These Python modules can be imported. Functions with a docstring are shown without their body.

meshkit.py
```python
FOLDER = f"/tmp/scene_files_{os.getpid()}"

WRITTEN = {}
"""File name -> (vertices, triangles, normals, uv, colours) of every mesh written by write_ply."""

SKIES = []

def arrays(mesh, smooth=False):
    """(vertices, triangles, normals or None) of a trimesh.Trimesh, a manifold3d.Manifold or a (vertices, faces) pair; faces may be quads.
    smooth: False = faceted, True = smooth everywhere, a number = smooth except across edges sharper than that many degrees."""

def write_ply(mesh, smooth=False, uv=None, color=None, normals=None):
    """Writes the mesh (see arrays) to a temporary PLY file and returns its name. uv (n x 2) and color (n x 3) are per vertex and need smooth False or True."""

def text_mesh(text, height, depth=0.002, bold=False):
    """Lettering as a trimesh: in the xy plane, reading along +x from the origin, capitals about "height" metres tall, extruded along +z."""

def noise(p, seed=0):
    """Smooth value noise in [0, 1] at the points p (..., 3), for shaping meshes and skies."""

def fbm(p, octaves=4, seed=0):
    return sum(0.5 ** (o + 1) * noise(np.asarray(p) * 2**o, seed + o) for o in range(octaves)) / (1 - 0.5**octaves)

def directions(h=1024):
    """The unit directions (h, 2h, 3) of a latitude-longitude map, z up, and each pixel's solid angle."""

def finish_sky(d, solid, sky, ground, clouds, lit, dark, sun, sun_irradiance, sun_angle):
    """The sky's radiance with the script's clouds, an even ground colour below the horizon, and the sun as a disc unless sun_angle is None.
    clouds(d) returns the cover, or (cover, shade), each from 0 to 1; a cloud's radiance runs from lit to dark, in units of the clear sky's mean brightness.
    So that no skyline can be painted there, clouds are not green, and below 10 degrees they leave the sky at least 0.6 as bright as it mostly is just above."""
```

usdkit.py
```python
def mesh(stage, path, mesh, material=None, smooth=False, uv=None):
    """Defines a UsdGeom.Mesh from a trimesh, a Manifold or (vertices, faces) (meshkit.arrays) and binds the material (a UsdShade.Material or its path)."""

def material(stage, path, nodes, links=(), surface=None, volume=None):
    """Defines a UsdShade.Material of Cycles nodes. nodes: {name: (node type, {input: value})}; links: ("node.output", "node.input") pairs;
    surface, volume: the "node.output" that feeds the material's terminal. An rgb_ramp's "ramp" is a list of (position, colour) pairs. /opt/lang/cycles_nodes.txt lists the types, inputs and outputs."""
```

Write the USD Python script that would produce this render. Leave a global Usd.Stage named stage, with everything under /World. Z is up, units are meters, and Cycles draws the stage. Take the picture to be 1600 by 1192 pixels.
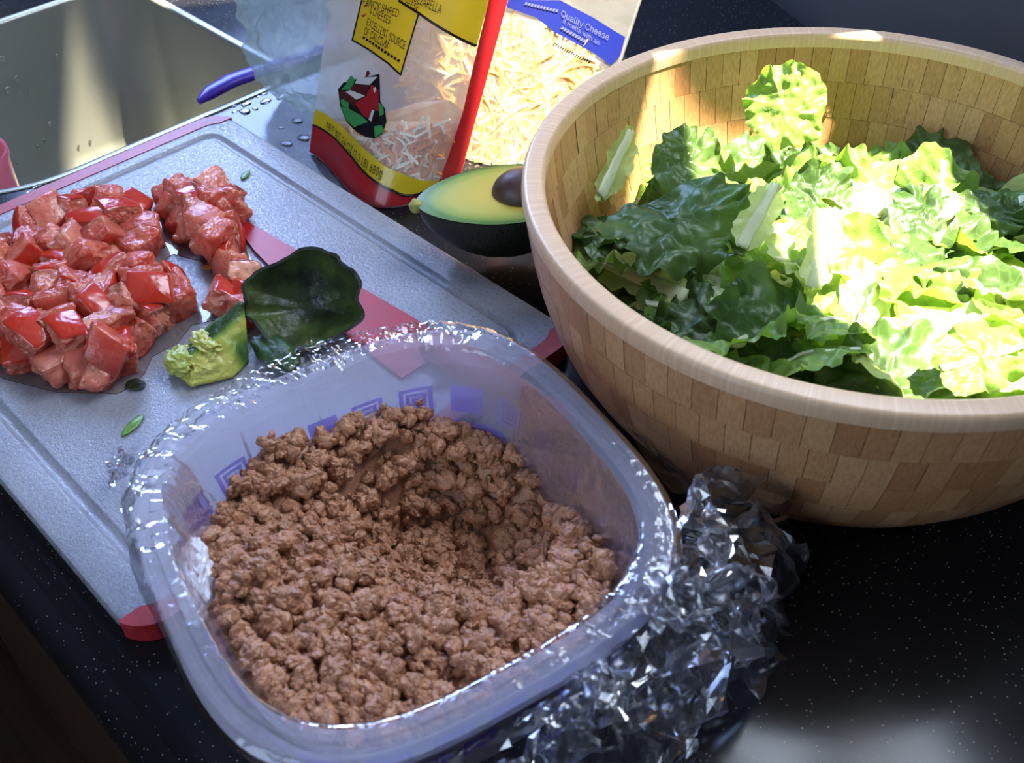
import math, random
import numpy as np, trimesh, usdkit, meshkit
import shapely.geometry as sg
from shapely import affinity
from shapely.ops import unary_union
from pxr import Usd, UsdGeom, UsdLux, UsdShade, Gf, Sdf, Vt

stage = Usd.Stage.CreateInMemory()
UsdGeom.SetStageUpAxis(stage, UsdGeom.Tokens.z)
UsdGeom.SetStageMetersPerUnit(stage, 1.0)
UsdGeom.Xform.Define(stage, '/World')
UsdGeom.Scope.Define(stage, '/World/Looks')
rng = np.random.default_rng(7)
random.seed(7)

# ------------------------------------------------------------------ camera, sky, sun, window light, exposure
CAM = np.array([0, 0, .4125])
F_PX = 1648.0
cam = UsdGeom.Camera.Define(stage, '/World/camera')
pitch, roll, yaw = .7563, -.0266, -.7593
fw = np.array([math.cos(pitch) * math.cos(yaw), math.cos(pitch) * math.sin(yaw), -math.sin(pitch)])
rt = np.array([math.sin(yaw), -math.cos(yaw), 0.0]); up_ = np.cross(rt, fw)
r2 = math.cos(roll) * rt + math.sin(roll) * up_; u2 = -math.sin(roll) * rt + math.cos(roll) * up_
cam.AddTransformOp().Set(Gf.Matrix4d(*r2, 0, *u2, 0, *(-fw), 0, *CAM, 1))
cam.CreateHorizontalApertureAttr(36.0); cam.CreateVerticalApertureAttr(36.0 * 1192 / 1600)
cam.CreateFocalLengthAttr(36.0 * F_PX / 1600)
cam.CreateClippingRangeAttr((0.02, 100.0))
cam.CreateFStopAttr(16.0); cam.CreateFocusDistanceAttr(.60)
cam.CreateExposureAttr(1.45)

# the room: an angled window wall behind the counter (normal NB), a second window in the far end wall
EB = np.array([.906, -.423, 0.0]); NB = np.array([.423, .906, 0.0]); DB = -.56
XL = 1.75
SUN = np.array([-.183, -.271, .945])

def aim(prim, pos, d):
    """point -z along d"""
    d = np.asarray(d, float) / np.linalg.norm(d)
    z = -d; x = np.cross([0, 0, 1.0], z)
    x = x / np.linalg.norm(x) if np.linalg.norm(x) > 1e-6 else np.array([1.0, 0, 0])
    y = np.cross(z, x)
    UsdGeom.Xformable(prim).AddTransformOp().Set(Gf.Matrix4d(*x, 0, *y, 0, *z, 0, *pos, 1))

sun = UsdLux.DistantLight.Define(stage, '/World/sun')
sun.CreateAngleAttr(.53); sun.CreateNormalizeAttr(True); sun.CreateIntensityAttr(5.3); sun.CreateColorAttr(Gf.Vec3f(1.0, .88, .66))
aim(sun.GetPrim(), (0, 0, 5), -SUN)
sky = UsdLux.DomeLight.Define(stage, '/World/sky')
sky.CreateIntensityAttr(.6); sky.CreateColorAttr(Gf.Vec3f(.55, .72, 1.0))
wl = UsdLux.RectLight.Define(stage, '/World/daylight_end_window')
wl.CreateWidthAttr(.84); wl.CreateHeightAttr(.98); wl.CreateIntensityAttr(7.5); wl.CreateColorAttr(Gf.Vec3f(.31, .47, 1.0))
aim(wl.GetPrim(), (XL + .13, -.90, 1.02), (-1, 0, 0))
wb = UsdLux.RectLight.Define(stage, '/World/daylight_back_window')
wb.CreateWidthAttr(.86); wb.CreateHeightAttr(1.2); wb.CreateIntensityAttr(5.2); wb.CreateColorAttr(Gf.Vec3f(.78, .86, 1.0))
_c = EB * .56 + NB * (DB - .13)
aim(wb.GetPrim(), (_c[0], _c[1], 1.17), NB)
wr = UsdLux.RectLight.Define(stage, '/World/daylight_front_window')
wr.CreateWidthAttr(1.8); wr.CreateHeightAttr(1.3); wr.CreateIntensityAttr(.5); wr.CreateColorAttr(Gf.Vec3f(.85, .92, 1.0))
aim(wr.GetPrim(), (.1, 2.33, 1.25), (0, -1, 0))

# ------------------------------------------------------------------ helpers
def lin(*c):
    c = np.array(c, float)
    if c.max() > 1.0: c = c / 255
    return tuple(np.where(c <= .04045, c / 12.92, ((c + .055) / 1.055) ** 2.4))

def mat(name, nodes, links=(), surface='p.BSDF'):
    return usdkit.material(stage, '/World/Looks/' + name, nodes, list(links), surface=surface)

def plain(name, color, rough=.5, **kw):
    return mat(name, {'p': ('principled_bsdf', dict(base_color=color, roughness=rough, **kw))})

def noisy(name, c1, c2, scale, rough=.5, bump=0.0, bscale=None, detail=4, stretch=None, lo=.35, hi=.65, bdist=.001, **kw):
    """two colours mixed by object-space noise, with an optional bump"""
    nodes = {'tc': ('texture_coordinate', {}), 'n': ('noise_texture', dict(scale=scale, detail=detail)),
             'r': ('rgb_ramp', dict(ramp=[(0, c1), (lo, c1), (hi, c2), (1, c2)])),
             'p': ('principled_bsdf', dict(roughness=rough, **kw))}
    links = [('n.fac', 'r.fac'), ('r.color', 'p.base_color')]
    if stretch:
        nodes['m'] = ('mapping', dict(scale=stretch)); links += [('tc.object', 'm.vector'), ('m.vector', 'n.vector')]
    else:
        links += [('tc.object', 'n.vector')]
    if bump:
        nodes['bn'] = ('noise_texture', dict(scale=bscale or scale * 4, detail=3)); nodes['b'] = ('bump', dict(strength=bump, distance=bdist))
        links += [('m.vector' if stretch else 'tc.object', 'bn.vector'), ('bn.fac', 'b.height'), ('b.normal', 'p.normal')]
    return mat(name, nodes, links)

counts = {}
def numbered(parent, name):
    k = (str(parent), name); i = counts.get(k, 0); counts[k] = i + 1
    return f'{parent}/{name}' + (f'_{i:03d}' if i else '')

def tag(prim, label=None, cat=None, group=None, kind=None):
    for k, v in (('label', label), ('category', cat), ('group', group), ('kind', kind)):
        if v: prim.SetCustomDataByKey(k, v)
    return prim

LOC = {}
def thing(name, label, cat, loc=(0, 0, 0), group=None, kind=None):
    path = numbered('/World', name)
    x = UsdGeom.Xform.Define(stage, path); x.AddTranslateOp().Set(Gf.Vec3d(*map(float, loc)))
    LOC[path] = np.array(loc, float)
    return tag(x.GetPrim(), label, cat, group, kind)

def tri(m):
    if hasattr(m, 'to_mesh') or isinstance(m, (tuple, list)):
        v, f, _ = meshkit.arrays(m); return trimesh.Trimesh(v, f, process=False)
    return m

def part(parent, name, mesh, material, smooth=35, label=None, kind=None, origin=None):
    """a mesh given in world coordinates, stored relative to its thing"""
    pp = str(parent.GetPath()); o = LOC.get(pp)
    m = tri(mesh).copy(); m.apply_translation(-(o if o is not None else np.zeros(3)))
    path = numbered(pp, name); LOC[path] = o
    g = usdkit.mesh(stage, path, m, material, smooth=smooth)
    return tag(g.GetPrim(), label, None, None, kind)

def solo(name, mesh, material, label, cat, smooth=35, group=None, kind=None, loc=None):
    m = tri(mesh).copy(); loc = np.array(m.bounds.mean(0) if loc is None else loc); loc[2] = m.bounds[0][2] if loc is None else loc[2]
    m.apply_translation(-loc)
    path = numbered('/World', name)
    g = usdkit.mesh(stage, path, m, material, smooth=smooth); g.AddTranslateOp().Set(Gf.Vec3d(*map(float, loc)))
    return tag(g.GetPrim(), label, cat, group, kind)

def struct(name, mesh, material, smooth=False):
    g = usdkit.mesh(stage, numbered('/World', name), mesh, material, smooth=smooth)
    return tag(g.GetPrim(), kind='structure')

def place(x, M):
    """put matrix M (4x4 column convention) on a thing"""
    xf = UsdGeom.Xformable(x); xf.ClearXformOpOrder(); xf.AddTransformOp().Set(Gf.Matrix4d(*np.asarray(M).T.ravel()))

def copy(src, M, label=None, group=None):
    was = src.GetCustomData()
    base = src.GetName()
    path = numbered('/World', SRCNAME.get(base, base))
    x = UsdGeom.Xform.Define(stage, path).GetPrim()
    x.GetReferences().AddInternalReference(src.GetPath())
    place(x, M)
    tag(x, label or was.get('label'), was.get('category'), group or was.get('group'))
    x.SetInstanceable(True)
    return x
SRCNAME = {}

def bx(lo, hi):
    return trimesh.creation.box(bounds=[lo, hi])

def join(*ms):
    return trimesh.util.concatenate([tri(m) for m in ms])

def grid(P, closed_u=False, flip=False):
    """P (nu, nv, 3) -> mesh"""
    nu, nv = P.shape[:2]; f = []
    I = np.arange(nu * nv).reshape(nu, nv)
    if closed_u: I = np.vstack([I, I[:1]])
    a, b, c, d = I[:-1, :-1].ravel(), I[1:, :-1].ravel(), I[1:, 1:].ravel(), I[:-1, 1:].ravel()
    f = np.vstack([np.stack([a, b, c], 1), np.stack([a, c, d], 1)])
    if flip: f = f[:, ::-1]
    return trimesh.Trimesh(P.reshape(-1, 3), f, process=False)

def loft(loops, cap0=True, cap1=True):
    """loops: list of (n,3) rings, outward if rings run counter-clockwise and go up"""
    P = np.stack(loops, 1); n = len(loops[0]); m = grid(P, closed_u=True)
    v, f = m.vertices, m.faces; nv = P.shape[1]; extra_v, extra_f = [], []
    for cap, k, s in ((cap0, 0, -1), (cap1, nv - 1, 1)):
        if cap:
            ring = np.arange(n) * nv + k; ci = len(v) + len(extra_v); extra_v.append(P[:, k].mean(0))
            nx = np.roll(ring, -1)
            extra_f.append(np.stack([ring, nx, np.full(n, ci)], 1) if s > 0 else np.stack([nx, ring, np.full(n, ci)], 1))
    if extra_v: v = np.vstack([v, extra_v]); f = np.vstack([f] + extra_f)
    return trimesh.Trimesh(v, f, process=False)

def ring_rect(x0, x1, y0, y1, r, z, n=10):
    pts = []
    for cx, cy, a0 in ((x1 - r, y1 - r, 0), (x0 + r, y1 - r, 90), (x0 + r, y0 + r, 180), (x1 - r, y0 + r, 270)):
        for a in np.radians(np.linspace(a0, a0 + 90, n)): pts.append((cx + r * math.cos(a), cy + r * math.sin(a), z))
    return np.array(pts)

def lathe(prof, c=(0, 0, 0), n=96, close=True):
    """closed profile of (r, z) points, counter-clockwise seen with r to the right"""
    prof = np.array(prof); a = np.linspace(0, 2 * np.pi, n, endpoint=False)
    P = np.stack([prof[None, :, 0] * np.cos(a)[:, None], prof[None, :, 0] * np.sin(a)[:, None], np.broadcast_to(prof[None, :, 1], (n, len(prof)))], -1) + np.array(c)
    if close: P = np.concatenate([P, P[:, :1]], 1)
    m = grid(P, closed_u=True); m.merge_vertices(); return m

def tube(pts, rad, n=8):
    pts = np.asarray(pts, float); rad = np.broadcast_to(rad, len(pts)); T = np.gradient(pts, axis=0); T /= np.linalg.norm(T, axis=1)[:, None]
    loops = []
    u = np.cross(T[0], [0, 0, 1.0]); u = np.cross(T[0], [1.0, 0, 0]) if np.linalg.norm(u) < 1e-3 else u
    for p, t, r in zip(pts, T, rad):
        u = u - t * (u @ t); u /= np.linalg.norm(u); w = np.cross(t, u)
        a = np.linspace(0, 2 * np.pi, n, endpoint=False)
        loops.append(p + r * (np.cos(a)[:, None] * u + np.sin(a)[:, None] * w))
    return loft(loops)

def prism(poly, z0, z1):
    gs = getattr(poly, 'geoms', [poly])
    ms = []
    for g in gs:
        m = trimesh.creation.extrude_polygon(g, z1 - z0, engine='earcut'); m.apply_translation((0, 0, z0)); ms.append(m)
    return trimesh.util.concatenate(ms)

def rot(ax, deg):
    return trimesh.transformations.rotation_matrix(math.radians(deg), ax)

def TRS(t, rx=0, ry=0, rz=0, s=1.0):
    M = rot([0, 0, 1], rz) @ rot([0, 1, 0], ry) @ rot([1, 0, 0], rx)
    M[:3, :3] *= s; M[:3, 3] = t
    return M

def fbm(p, o=4, seed=0): return meshkit.fbm(p, o, seed) - .5

# ------------------------------------------------------------------ room shell
wall_m = noisy('painted_wall', lin(66, 64, 64), lin(72, 70, 70), 6, .8)
ceil_m = plain('ceiling_paint', lin(225, 222, 216), .9)
floor_m = noisy('dark_floorboards', lin(40, 26, 18), lin(62, 42, 28), 5, .35, stretch=(1, 14, 1))
frame_m = plain('white_window_paint', lin(225, 225, 220), .4)
blind_m = noisy('blind_fabric', lin(120, 118, 112), lin(130, 127, 120), 300, .9)
struct('floor', bx((-2.3, -2.6, -1.0), (1.95, 2.5, -.9)), floor_m)
room_poly = sg.Polygon([(-2.3, .41), (-2.3, 2.3), (1.85, 2.3), (1.85, -1.50), tuple((EB * 1.9 + NB * (DB - .1))[:2]), tuple((EB * -2.2 + NB * (DB - .1))[:2])]).convex_hull
struct('ceiling', prism(room_poly, 2.4, 2.5), ceil_m)

def framed(o, along, nrm, a0, a1, z0, z1, openings, th=.1):
    """wall slab with rectangular openings; o + a*along, thickness along nrm"""
    xs = sorted({a0, a1, *[v for q in openings for v in q[:2]]}); zs = sorted({z0, z1, *[v for q in openings for v in q[2:]]})
    ms = []
    for i in range(len(xs) - 1):
        for j in range(len(zs) - 1):
            ca, cz = (xs[i] + xs[i + 1]) / 2, (zs[j] + zs[j + 1]) / 2
            if any(q[0] < ca < q[1] and q[2] < cz < q[3] for q in openings): continue
            b = bx((xs[i], 0, zs[j]), (xs[i + 1], th, zs[j + 1])); ms.append(b)
    m = join(*ms); v = m.vertices
    m.vertices = o + v[:, :1] * along + v[:, 1:2] * nrm + v[:, 2:] * np.array([0, 0, 1.0])
    if np.dot(np.cross(along, nrm), [0, 0, 1]) < 0: m.invert()
    return m
OB = NB * DB
W1 = (.165, .478, .585, 1.75); W2 = (.492, .952, .585, 2.15)
struct('wall_back', framed(OB, EB, -NB, -2.45, 2.6, -.9, 2.4, [W1, W2]), wall_m)
WE = (-1.30, -.50, .54, 1.50)
struct('wall_left', framed(np.array([XL, 0, 0]), np.array([0, 1.0, 0]), np.array([1.0, 0, 0]), -1.7, 2.3, -.9, 2.4, [WE]), wall_m)
struct('wall_right', bx((-2.3, .3, -.9), (-2.2, 2.3, 2.4)), wall_m)
WF = (-.8, 1.0, .6, 1.9)
struct('wall_front', framed(np.array([0, 2.2, 0]), np.array([1.0, 0, 0]), np.array([0, 1.0, 0]), -2.3, 1.85, -.9, 2.4, [WF]), wall_m)
pane_m = mat('window_glass', {'t': ('transparent_bsdf', {}), 'g': ('glossy_bsdf', dict(roughness=0.0)), 'x': ('mix_closure', dict(fac=.06))},
             [('t.BSDF', 'x.closure1'), ('g.BSDF', 'x.closure2')], 'x.closure')
def window(k, o, al, nr, q, blind=None, gap=-.004):
    a0, a1, z0, z1 = q
    def tr(m):
        m = join(m); v = m.vertices; m.vertices = o + v[:, :1] * al + v[:, 1:2] * nr + v[:, 2:] * np.array([0, 0, 1.0])
        if np.dot(np.cross(al, nr), [0, 0, 1]) < 0: m.invert()
        return m
    w = UsdGeom.Xform.Define(stage, f'/World/window_{k}').GetPrim(); tag(w, kind='structure')
    t = .006
    fr = join(bx((a0, .06, z0), (a0 + t, .1, z1)), bx((a1 - t, .06, z0), (a1, .1, z1)), bx((a0 + t, .06, z0), (a1 - t, .1, z0 + t)), bx((a0 + t, .06, z1 - t), (a1 - t, .1, z1)))
    part(w, 'window_frame', tr(fr), frame_m, False)
    part(w, 'pane', tr(bx((a0 + t, .078, z0 + t), (a1 - t, .081, z1 - t))), pane_m, False)
    if blind:
        part(w, 'roller_blind', tr(bx((a0 - .004, -.006, blind), (a1 - gap, -.003, z1 + .06))), blind_m, False)
        part(w, 'blind_bar', tr(bx((a0 - .004, -.010, blind), (a1 - gap, .001, blind + .012))), frame_m, False)
window(1, OB, EB, -NB, W1, .975)
window(2, OB, EB, -NB, W2, 1.14, .036)
window(3, np.array([XL, 0, 0]), np.array([0, 1.0, 0]), np.array([1.0, 0, 0]), WE)
window(4, np.array([0, 2.2, 0]), np.array([1.0, 0, 0]), np.array([0, 1.0, 0]), WF)

# ------------------------------------------------------------------ countertop, cabinet, sink
SX0, SX1, SY0, SY1 = .710, .990, -.432, -.135
def flecked(name, base, rough):
    return mat(name, {'tc': ('texture_coordinate', {}), 'v': ('voronoi_texture', dict(scale=560.0)), 'lt': ('math', dict(math_type='less_than', value2=.19)),
                      'sp': ('separate_color', {}), 'gt': ('math', dict(math_type='greater_than', value2=.80)), 'mu': ('math', dict(math_type='multiply')),
                      'n': ('noise_texture', dict(scale=9.0)), 'rr': ('map_range', dict(from_min=.3, from_max=.7, to_min=rough * .8, to_max=rough * 1.25)),
                      'c': ('mix', dict(color1=base, color2=(.24, .25, .27))), 'p': ('principled_bsdf', dict(specular_ior_level=.32))},
               [('tc.object', 'v.vector'), ('v.distance', 'lt.value1'), ('v.color', 'sp.color'), ('sp.r', 'gt.value1'), ('lt.value', 'mu.value1'), ('gt.value', 'mu.value2'),
                ('mu.value', 'c.fac'), ('c.color', 'p.base_color'), ('tc.object', 'n.vector'), ('n.fac', 'rr.value'), ('rr.result', 'p.roughness')])
counter_m = flecked('black_speckled_stone', (.0075, .0075, .009), .17)
steel_m = mat('brushed_steel', {'tc': ('texture_coordinate', {}), 'm': ('mapping', dict(scale=(1, 1, 60))), 'n': ('noise_texture', dict(scale=30.0, detail=3)), 'b': ('bump', dict(strength=.12, distance=.0006)),
                                'p': ('principled_bsdf', dict(base_color=lin(160, 162, 152), metallic=.62, roughness=.36, anisotropic=.4))},
              [('tc.object', 'm.vector'), ('m.vector', 'n.vector'), ('n.fac', 'b.height'), ('b.normal', 'p.normal')])
wood_cab = noisy('cabinet_wood', lin(44, 28, 18), lin(60, 38, 24), 8, .4, stretch=(2, 2, 20))
def sink_ring(d, z, k=1.0, n=14):
    pts = []; x0, x1, y0, y1 = SX0 + d, SX1 - d, SY0 + d, SY1 - d
    for cx, cy, sx_, sy_, r, a0 in ((x1, y1, -1, -1, .07, 0), (x0, y1, 1, -1, .095, 90), (x0, y0, 1, 1, .034, 180), (x1, y0, -1, 1, .055, 270)):
        r = r * k
        for a in np.radians(np.linspace(a0, a0 + 90, n)): pts.append((cx + sx_ * r + r * math.cos(a), cy + sy_ * r + r * math.sin(a), z))
    return np.array(pts)
hole = sg.Polygon(sink_ring(0, 0)[:, :2])
top_poly = sg.Polygon([(-.9, -.052), (XL - .02, -.052), (XL - .02, -1.36), tuple((EB * 1.60 + NB * (DB + .03))[:2]), (-.9, -.165)]).difference(hole)
ct = thing('countertop', 'black speckled stone countertop running under the bowl, board and container', 'countertop')
part(ct, 'slab', prism(top_poly, -.032, 0), counter_m, False)
solo('backsplash', bx((XL - .024, -1.34, .0), (XL - .003, -.06, .51)), counter_m, 'black stone backsplash standing at the far end of the countertop', 'backsplash', False)
# front edge: a small step then a rounded nose, swept along x
prof = [(-.052, 0)] + [(-.052 + .0, -.0)] + [(-.046, -.0012), (-.044, -.0032)]
for a in np.radians(np.linspace(90, -80, 14)): prof.append((-.043 + .0135 * math.cos(a), -.0168 + .0135 * math.sin(a)))
prof += [(-.052, -.0305)]
prof = np.array(prof)
xs_ = np.linspace(-.9, XL - .02, 3)
P = np.stack([np.stack([np.full(len(prof), x), prof[:, 0], prof[:, 1]], 1) for x in xs_], 0)
part(ct, 'edge_nose', grid(P), counter_m, 50, label='rounded stepped front edge of the countertop')
cb = thing('base_cabinet', 'dark wood base cabinet under the front edge of the countertop', 'cabinet')
part(cb, 'cabinet_front', bx((-.9, -.075, -.80), (XL - .02, -.060, -.036)), wood_cab, False)
for k in range(4):
    x0 = -.85 + k * .62
    part(cb, 'drawer_front', bx((x0, -.060, -.20), (x0 + .58, -.046, -.06)), wood_cab, False)
    part(cb, 'cabinet_door', bx((x0, -.060, -.78), (x0 + .58, -.046, -.22)), wood_cab, False)
    part(cb, 'pull', tube([(x0 + .2, -.044, -.13), (x0 + .2, -.030, -.13), (x0 + .38, -.030, -.13), (x0 + .38, -.044, -.13)], .005), steel_m)
sk = thing('kitchen_sink', 'undermounted stainless steel sink basin at the upper left of the countertop', 'sink', ((SX0 + SX1) / 2, (SY0 + SY1) / 2, -.19))
L = []
for d, z, r in ((-.006, .0003, .050), (-.0056, .0011, .050), (-.002, .0013, .047), (.0005, .0006, .045), (.0016, -.002, .045), (.003, -.08, .045), (.006, -.145, .045), (.012, -.163, .042), (.024, -.173, .034), (.05, -.178, .03), (.11, -.181, .02)):
    L.append(sink_ring(d, z, r / .045))
basin = loft(L, cap0=False); basin.invert()
part(sk, 'basin', basin, steel_m, 50)
O = [sink_ring(-d, z) for d, z in ((-.06, -.19), (-.0, -.185), (.012, -.16), (.012, -.034), (.002, -.0335))]
part(sk, 'outer_shell', loft(O, cap1=False), steel_m, 50)
part(sk, 'drain', lathe([(0, -.1802), (.03, -.1795), (.042, -.1785), (.044, -.1805), (0, -.183)], ((SX0 + SX1) / 2, -.25, 0), 32), steel_m)

# ------------------------------------------------------------------ cutting board
BX0, BX1, BY0, BY1, BZ = .309, .682, -.348, -.0586, .012
board_m = mat('white_poly', {'tc': ('texture_coordinate', {}), 'n': ('noise_texture', dict(scale=420.0, detail=3, roughness=.7)), 'n2': ('noise_texture', dict(scale=18.0, detail=3)),
                             'rr': ('map_range', dict(from_min=.42, from_max=.62, to_min=.22, to_max=.55)), 'b': ('bump', dict(strength=.6, distance=.0007)),
                             'cr': ('rgb_ramp', dict(ramp=[(0, lin(122, 122, 130)), (.4, lin(132, 133, 142)), (.7, lin(142, 143, 152)), (1, lin(130, 129, 136))])),
                             'p': ('principled_bsdf', dict(subsurface_weight=.25, subsurface_scale=.006, subsurface_radius=(1, 1, 1)))},
              [('tc.object', 'n.vector'), ('tc.object', 'n2.vector'), ('n2.fac', 'cr.fac'), ('cr.color', 'p.base_color'), ('n.fac', 'rr.value'), ('rr.result', 'p.roughness'), ('n.fac', 'b.height'), ('b.normal', 'p.normal')])
red_grip = noisy('red_rubber', lin(150, 30, 36), lin(168, 40, 44), 200, .4)
bd = thing('cutting_board', 'white plastic cutting board with red grip ends under the tomatoes', 'cutting board', ((BX0 + BX1) / 2, (BY0 + BY1) / 2, 0))
def br(d, z, r): return ring_rect(BX0 + d, BX1 - d, BY0 + d, BY1 - d, r, z, 8)
part(bd, 'slab', loft([br(.004, .001, .016), br(.001, .002, .019), br(0, .004, .02), br(0, .009, .02), br(.0008, .0112, .019), br(.003, BZ, .017),
                       br(.0185, BZ, .012), br(.0195, BZ - .0008, .011), br(.0215, BZ - .0026, .010), br(.0245, BZ - .0026, .008), br(.0265, BZ - .0008, .007), br(.0275, BZ, .006)]), board_m, 40)
full = sg.Polygon(br(-.0008, 0, .02)[:, :2]); inner = sg.Polygon(br(.0045, 0, .016)[:, :2])
for x0, x1 in ((BX1 - .013, BX1 + .01), (BX0 - .01, BX0 + .013)):
    sel = sg.box(x0, BY0 - .01, x1, BY1 + .01)
    corner = unary_union([sg.box(x0 - .01, BY0 - .01, x1 + .01, BY0 + .020), sg.box(x0 - .01, BY1 - .020, x1 + .01, BY1 + .01)])
    g = full.intersection(sel).difference(sg.Polygon(ring_rect(BX0 + .009, BX1 - .009, BY0 + .004, BY1 - .004, .018, 0, 8)[:, :2])).buffer(.0012).buffer(-.0006)
    lower = prism(g, .0006, BZ + .0006)
    part(bd, 'grip', lower, red_grip, 40, label='red rubber grip along the end of the board')
for x, y in ((BX0 + .03, BY0 + .03), (BX1 - .03, BY0 + .03), (BX0 + .03, BY1 - .03), (BX1 - .03, BY1 - .03)):
    part(bd, 'foot', lathe([(0, 0), (.006, 0), (.006, .0012), (0, .0012)], (x, y, 0), 16), red_grip)

# ------------------------------------------------------------------ bamboo bowl
BC = np.array([.2027, -.435, 0])
PZ = np.array([.0, .004, .015, .03, .045, .06, .075, .09, .105, .117, .125]); PR = np.array([.118, .124, .133, .1435, .1515, .157, .1612, .1642, .1665, .1678, .168])
rout = lambda z: np.interp(z, PZ, PR)
rinn = lambda z: np.where(np.asarray(z) > .014, rout(z) - .0105, 0)
bl = thing('salad_bowl', 'large bamboo salad bowl built of small staves, holding chopped lettuce', 'bowl', BC)
tones = [(190, 142, 98), (183, 135, 91), (198, 151, 107), (178, 129, 87), (187, 139, 95), (172, 122, 82), (194, 148, 104)]
bam = []
for i, t in enumerate(tones):
    a = np.array(t)
    bam.append(noisy(f'bamboo_tone_{i+1}', lin(*(a - 10)), lin(*(a + 6)), 900, .36, bump=.15, bscale=1500, detail=2, stretch=(1, 1, .25), bdist=.0003))
def staves(z0, z1, n, off, da=0.0006):
    zz = np.linspace(z0 + .00008, z1 - .00008, 4)
    for k in range(n):
        a0, a1 = (k + off) * 2 * np.pi / n, (k + 1 + off) * 2 * np.pi / n
        aa = np.linspace(a0 + .0009, a1 - .0009, 4); ro, ri = rout(zz), rout(zz) - .0105
        jit = rng.uniform(-.00012, .00012)
        def sheet(R, nsign):
            Pp = np.stack([np.stack([R * np.cos(a), R * np.sin(a), zz], 1) for a in aa], 0)
            return Pp
        Po, Pi = sheet(ro + jit, 1), sheet(ri - jit, -1)
        yield (a0 + a1) / 2, (z0 + z1) / 2, Po, Pi, zz
def stave_mesh(Po, Pi, zz):
    V, Fc, N = [], [], []
    def add(P, nf, flip):
        o = sum(len(v) for v in V); m = grid(P, flip=flip); V.append(m.vertices); Fc.append(m.faces + o); N.append(nf)
    def nrm(P, s, dr):
        n_ = np.concatenate([P[..., :2] / np.linalg.norm(P[..., :2], axis=-1, keepdims=True), -dr[None, :, None].repeat(P.shape[0], 0)], -1) * s
        return (n_ / np.linalg.norm(n_, axis=-1, keepdims=True)).reshape(-1, 3)
    dr = (rout(zz + .003) - rout(zz - .003)) / .006
    add(Po, nrm(Po, 1, dr), False); add(Pi, nrm(Pi, -1, dr), True)
    for A, B in ((Po[:, 0], Pi[:, 0]), (Po[:, -1], Pi[:, -1])):
        P2 = np.stack([A, B], 1); s = -1 if A is Po[:, 0] or A[0, 2] == zz[0] else 1
        add(P2, np.tile([0, 0, float(s)], (len(A) * 2, 1)), False)
    return np.vstack(V), np.vstack(Fc), np.vstack(N)
def raw_mesh(path, v, f, n, m):
    g = UsdGeom.Mesh.Define(stage, path)
    g.CreatePointsAttr(Vt.Vec3fArray.FromNumpy(v.astype(np.float32))); g.CreateFaceVertexCountsAttr(Vt.IntArray.FromNumpy(np.full(len(f), 3, np.int32)))
    g.CreateFaceVertexIndicesAttr(Vt.IntArray.FromNumpy(f.astype(np.int32).ravel())); g.CreateSubdivisionSchemeAttr('none')
    g.CreateNormalsAttr(Vt.Vec3fArray.FromNumpy(n.astype(np.float32))); g.SetNormalsInterpolation('vertex')
    UsdShade.MaterialBindingAPI.Apply(g.GetPrim()).Bind(m); return g.GetPrim()
rows = [(.0955, .1165, 88, .2), (.0735, .0955, 88, .55), (.0515, .0735, 84, .1), (.029, .0515, 78, .6), (.004, .029, 70, .3)]
made = 0; rest = [[], [], [], [0]]
bp = str(bl.GetPath())
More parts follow.
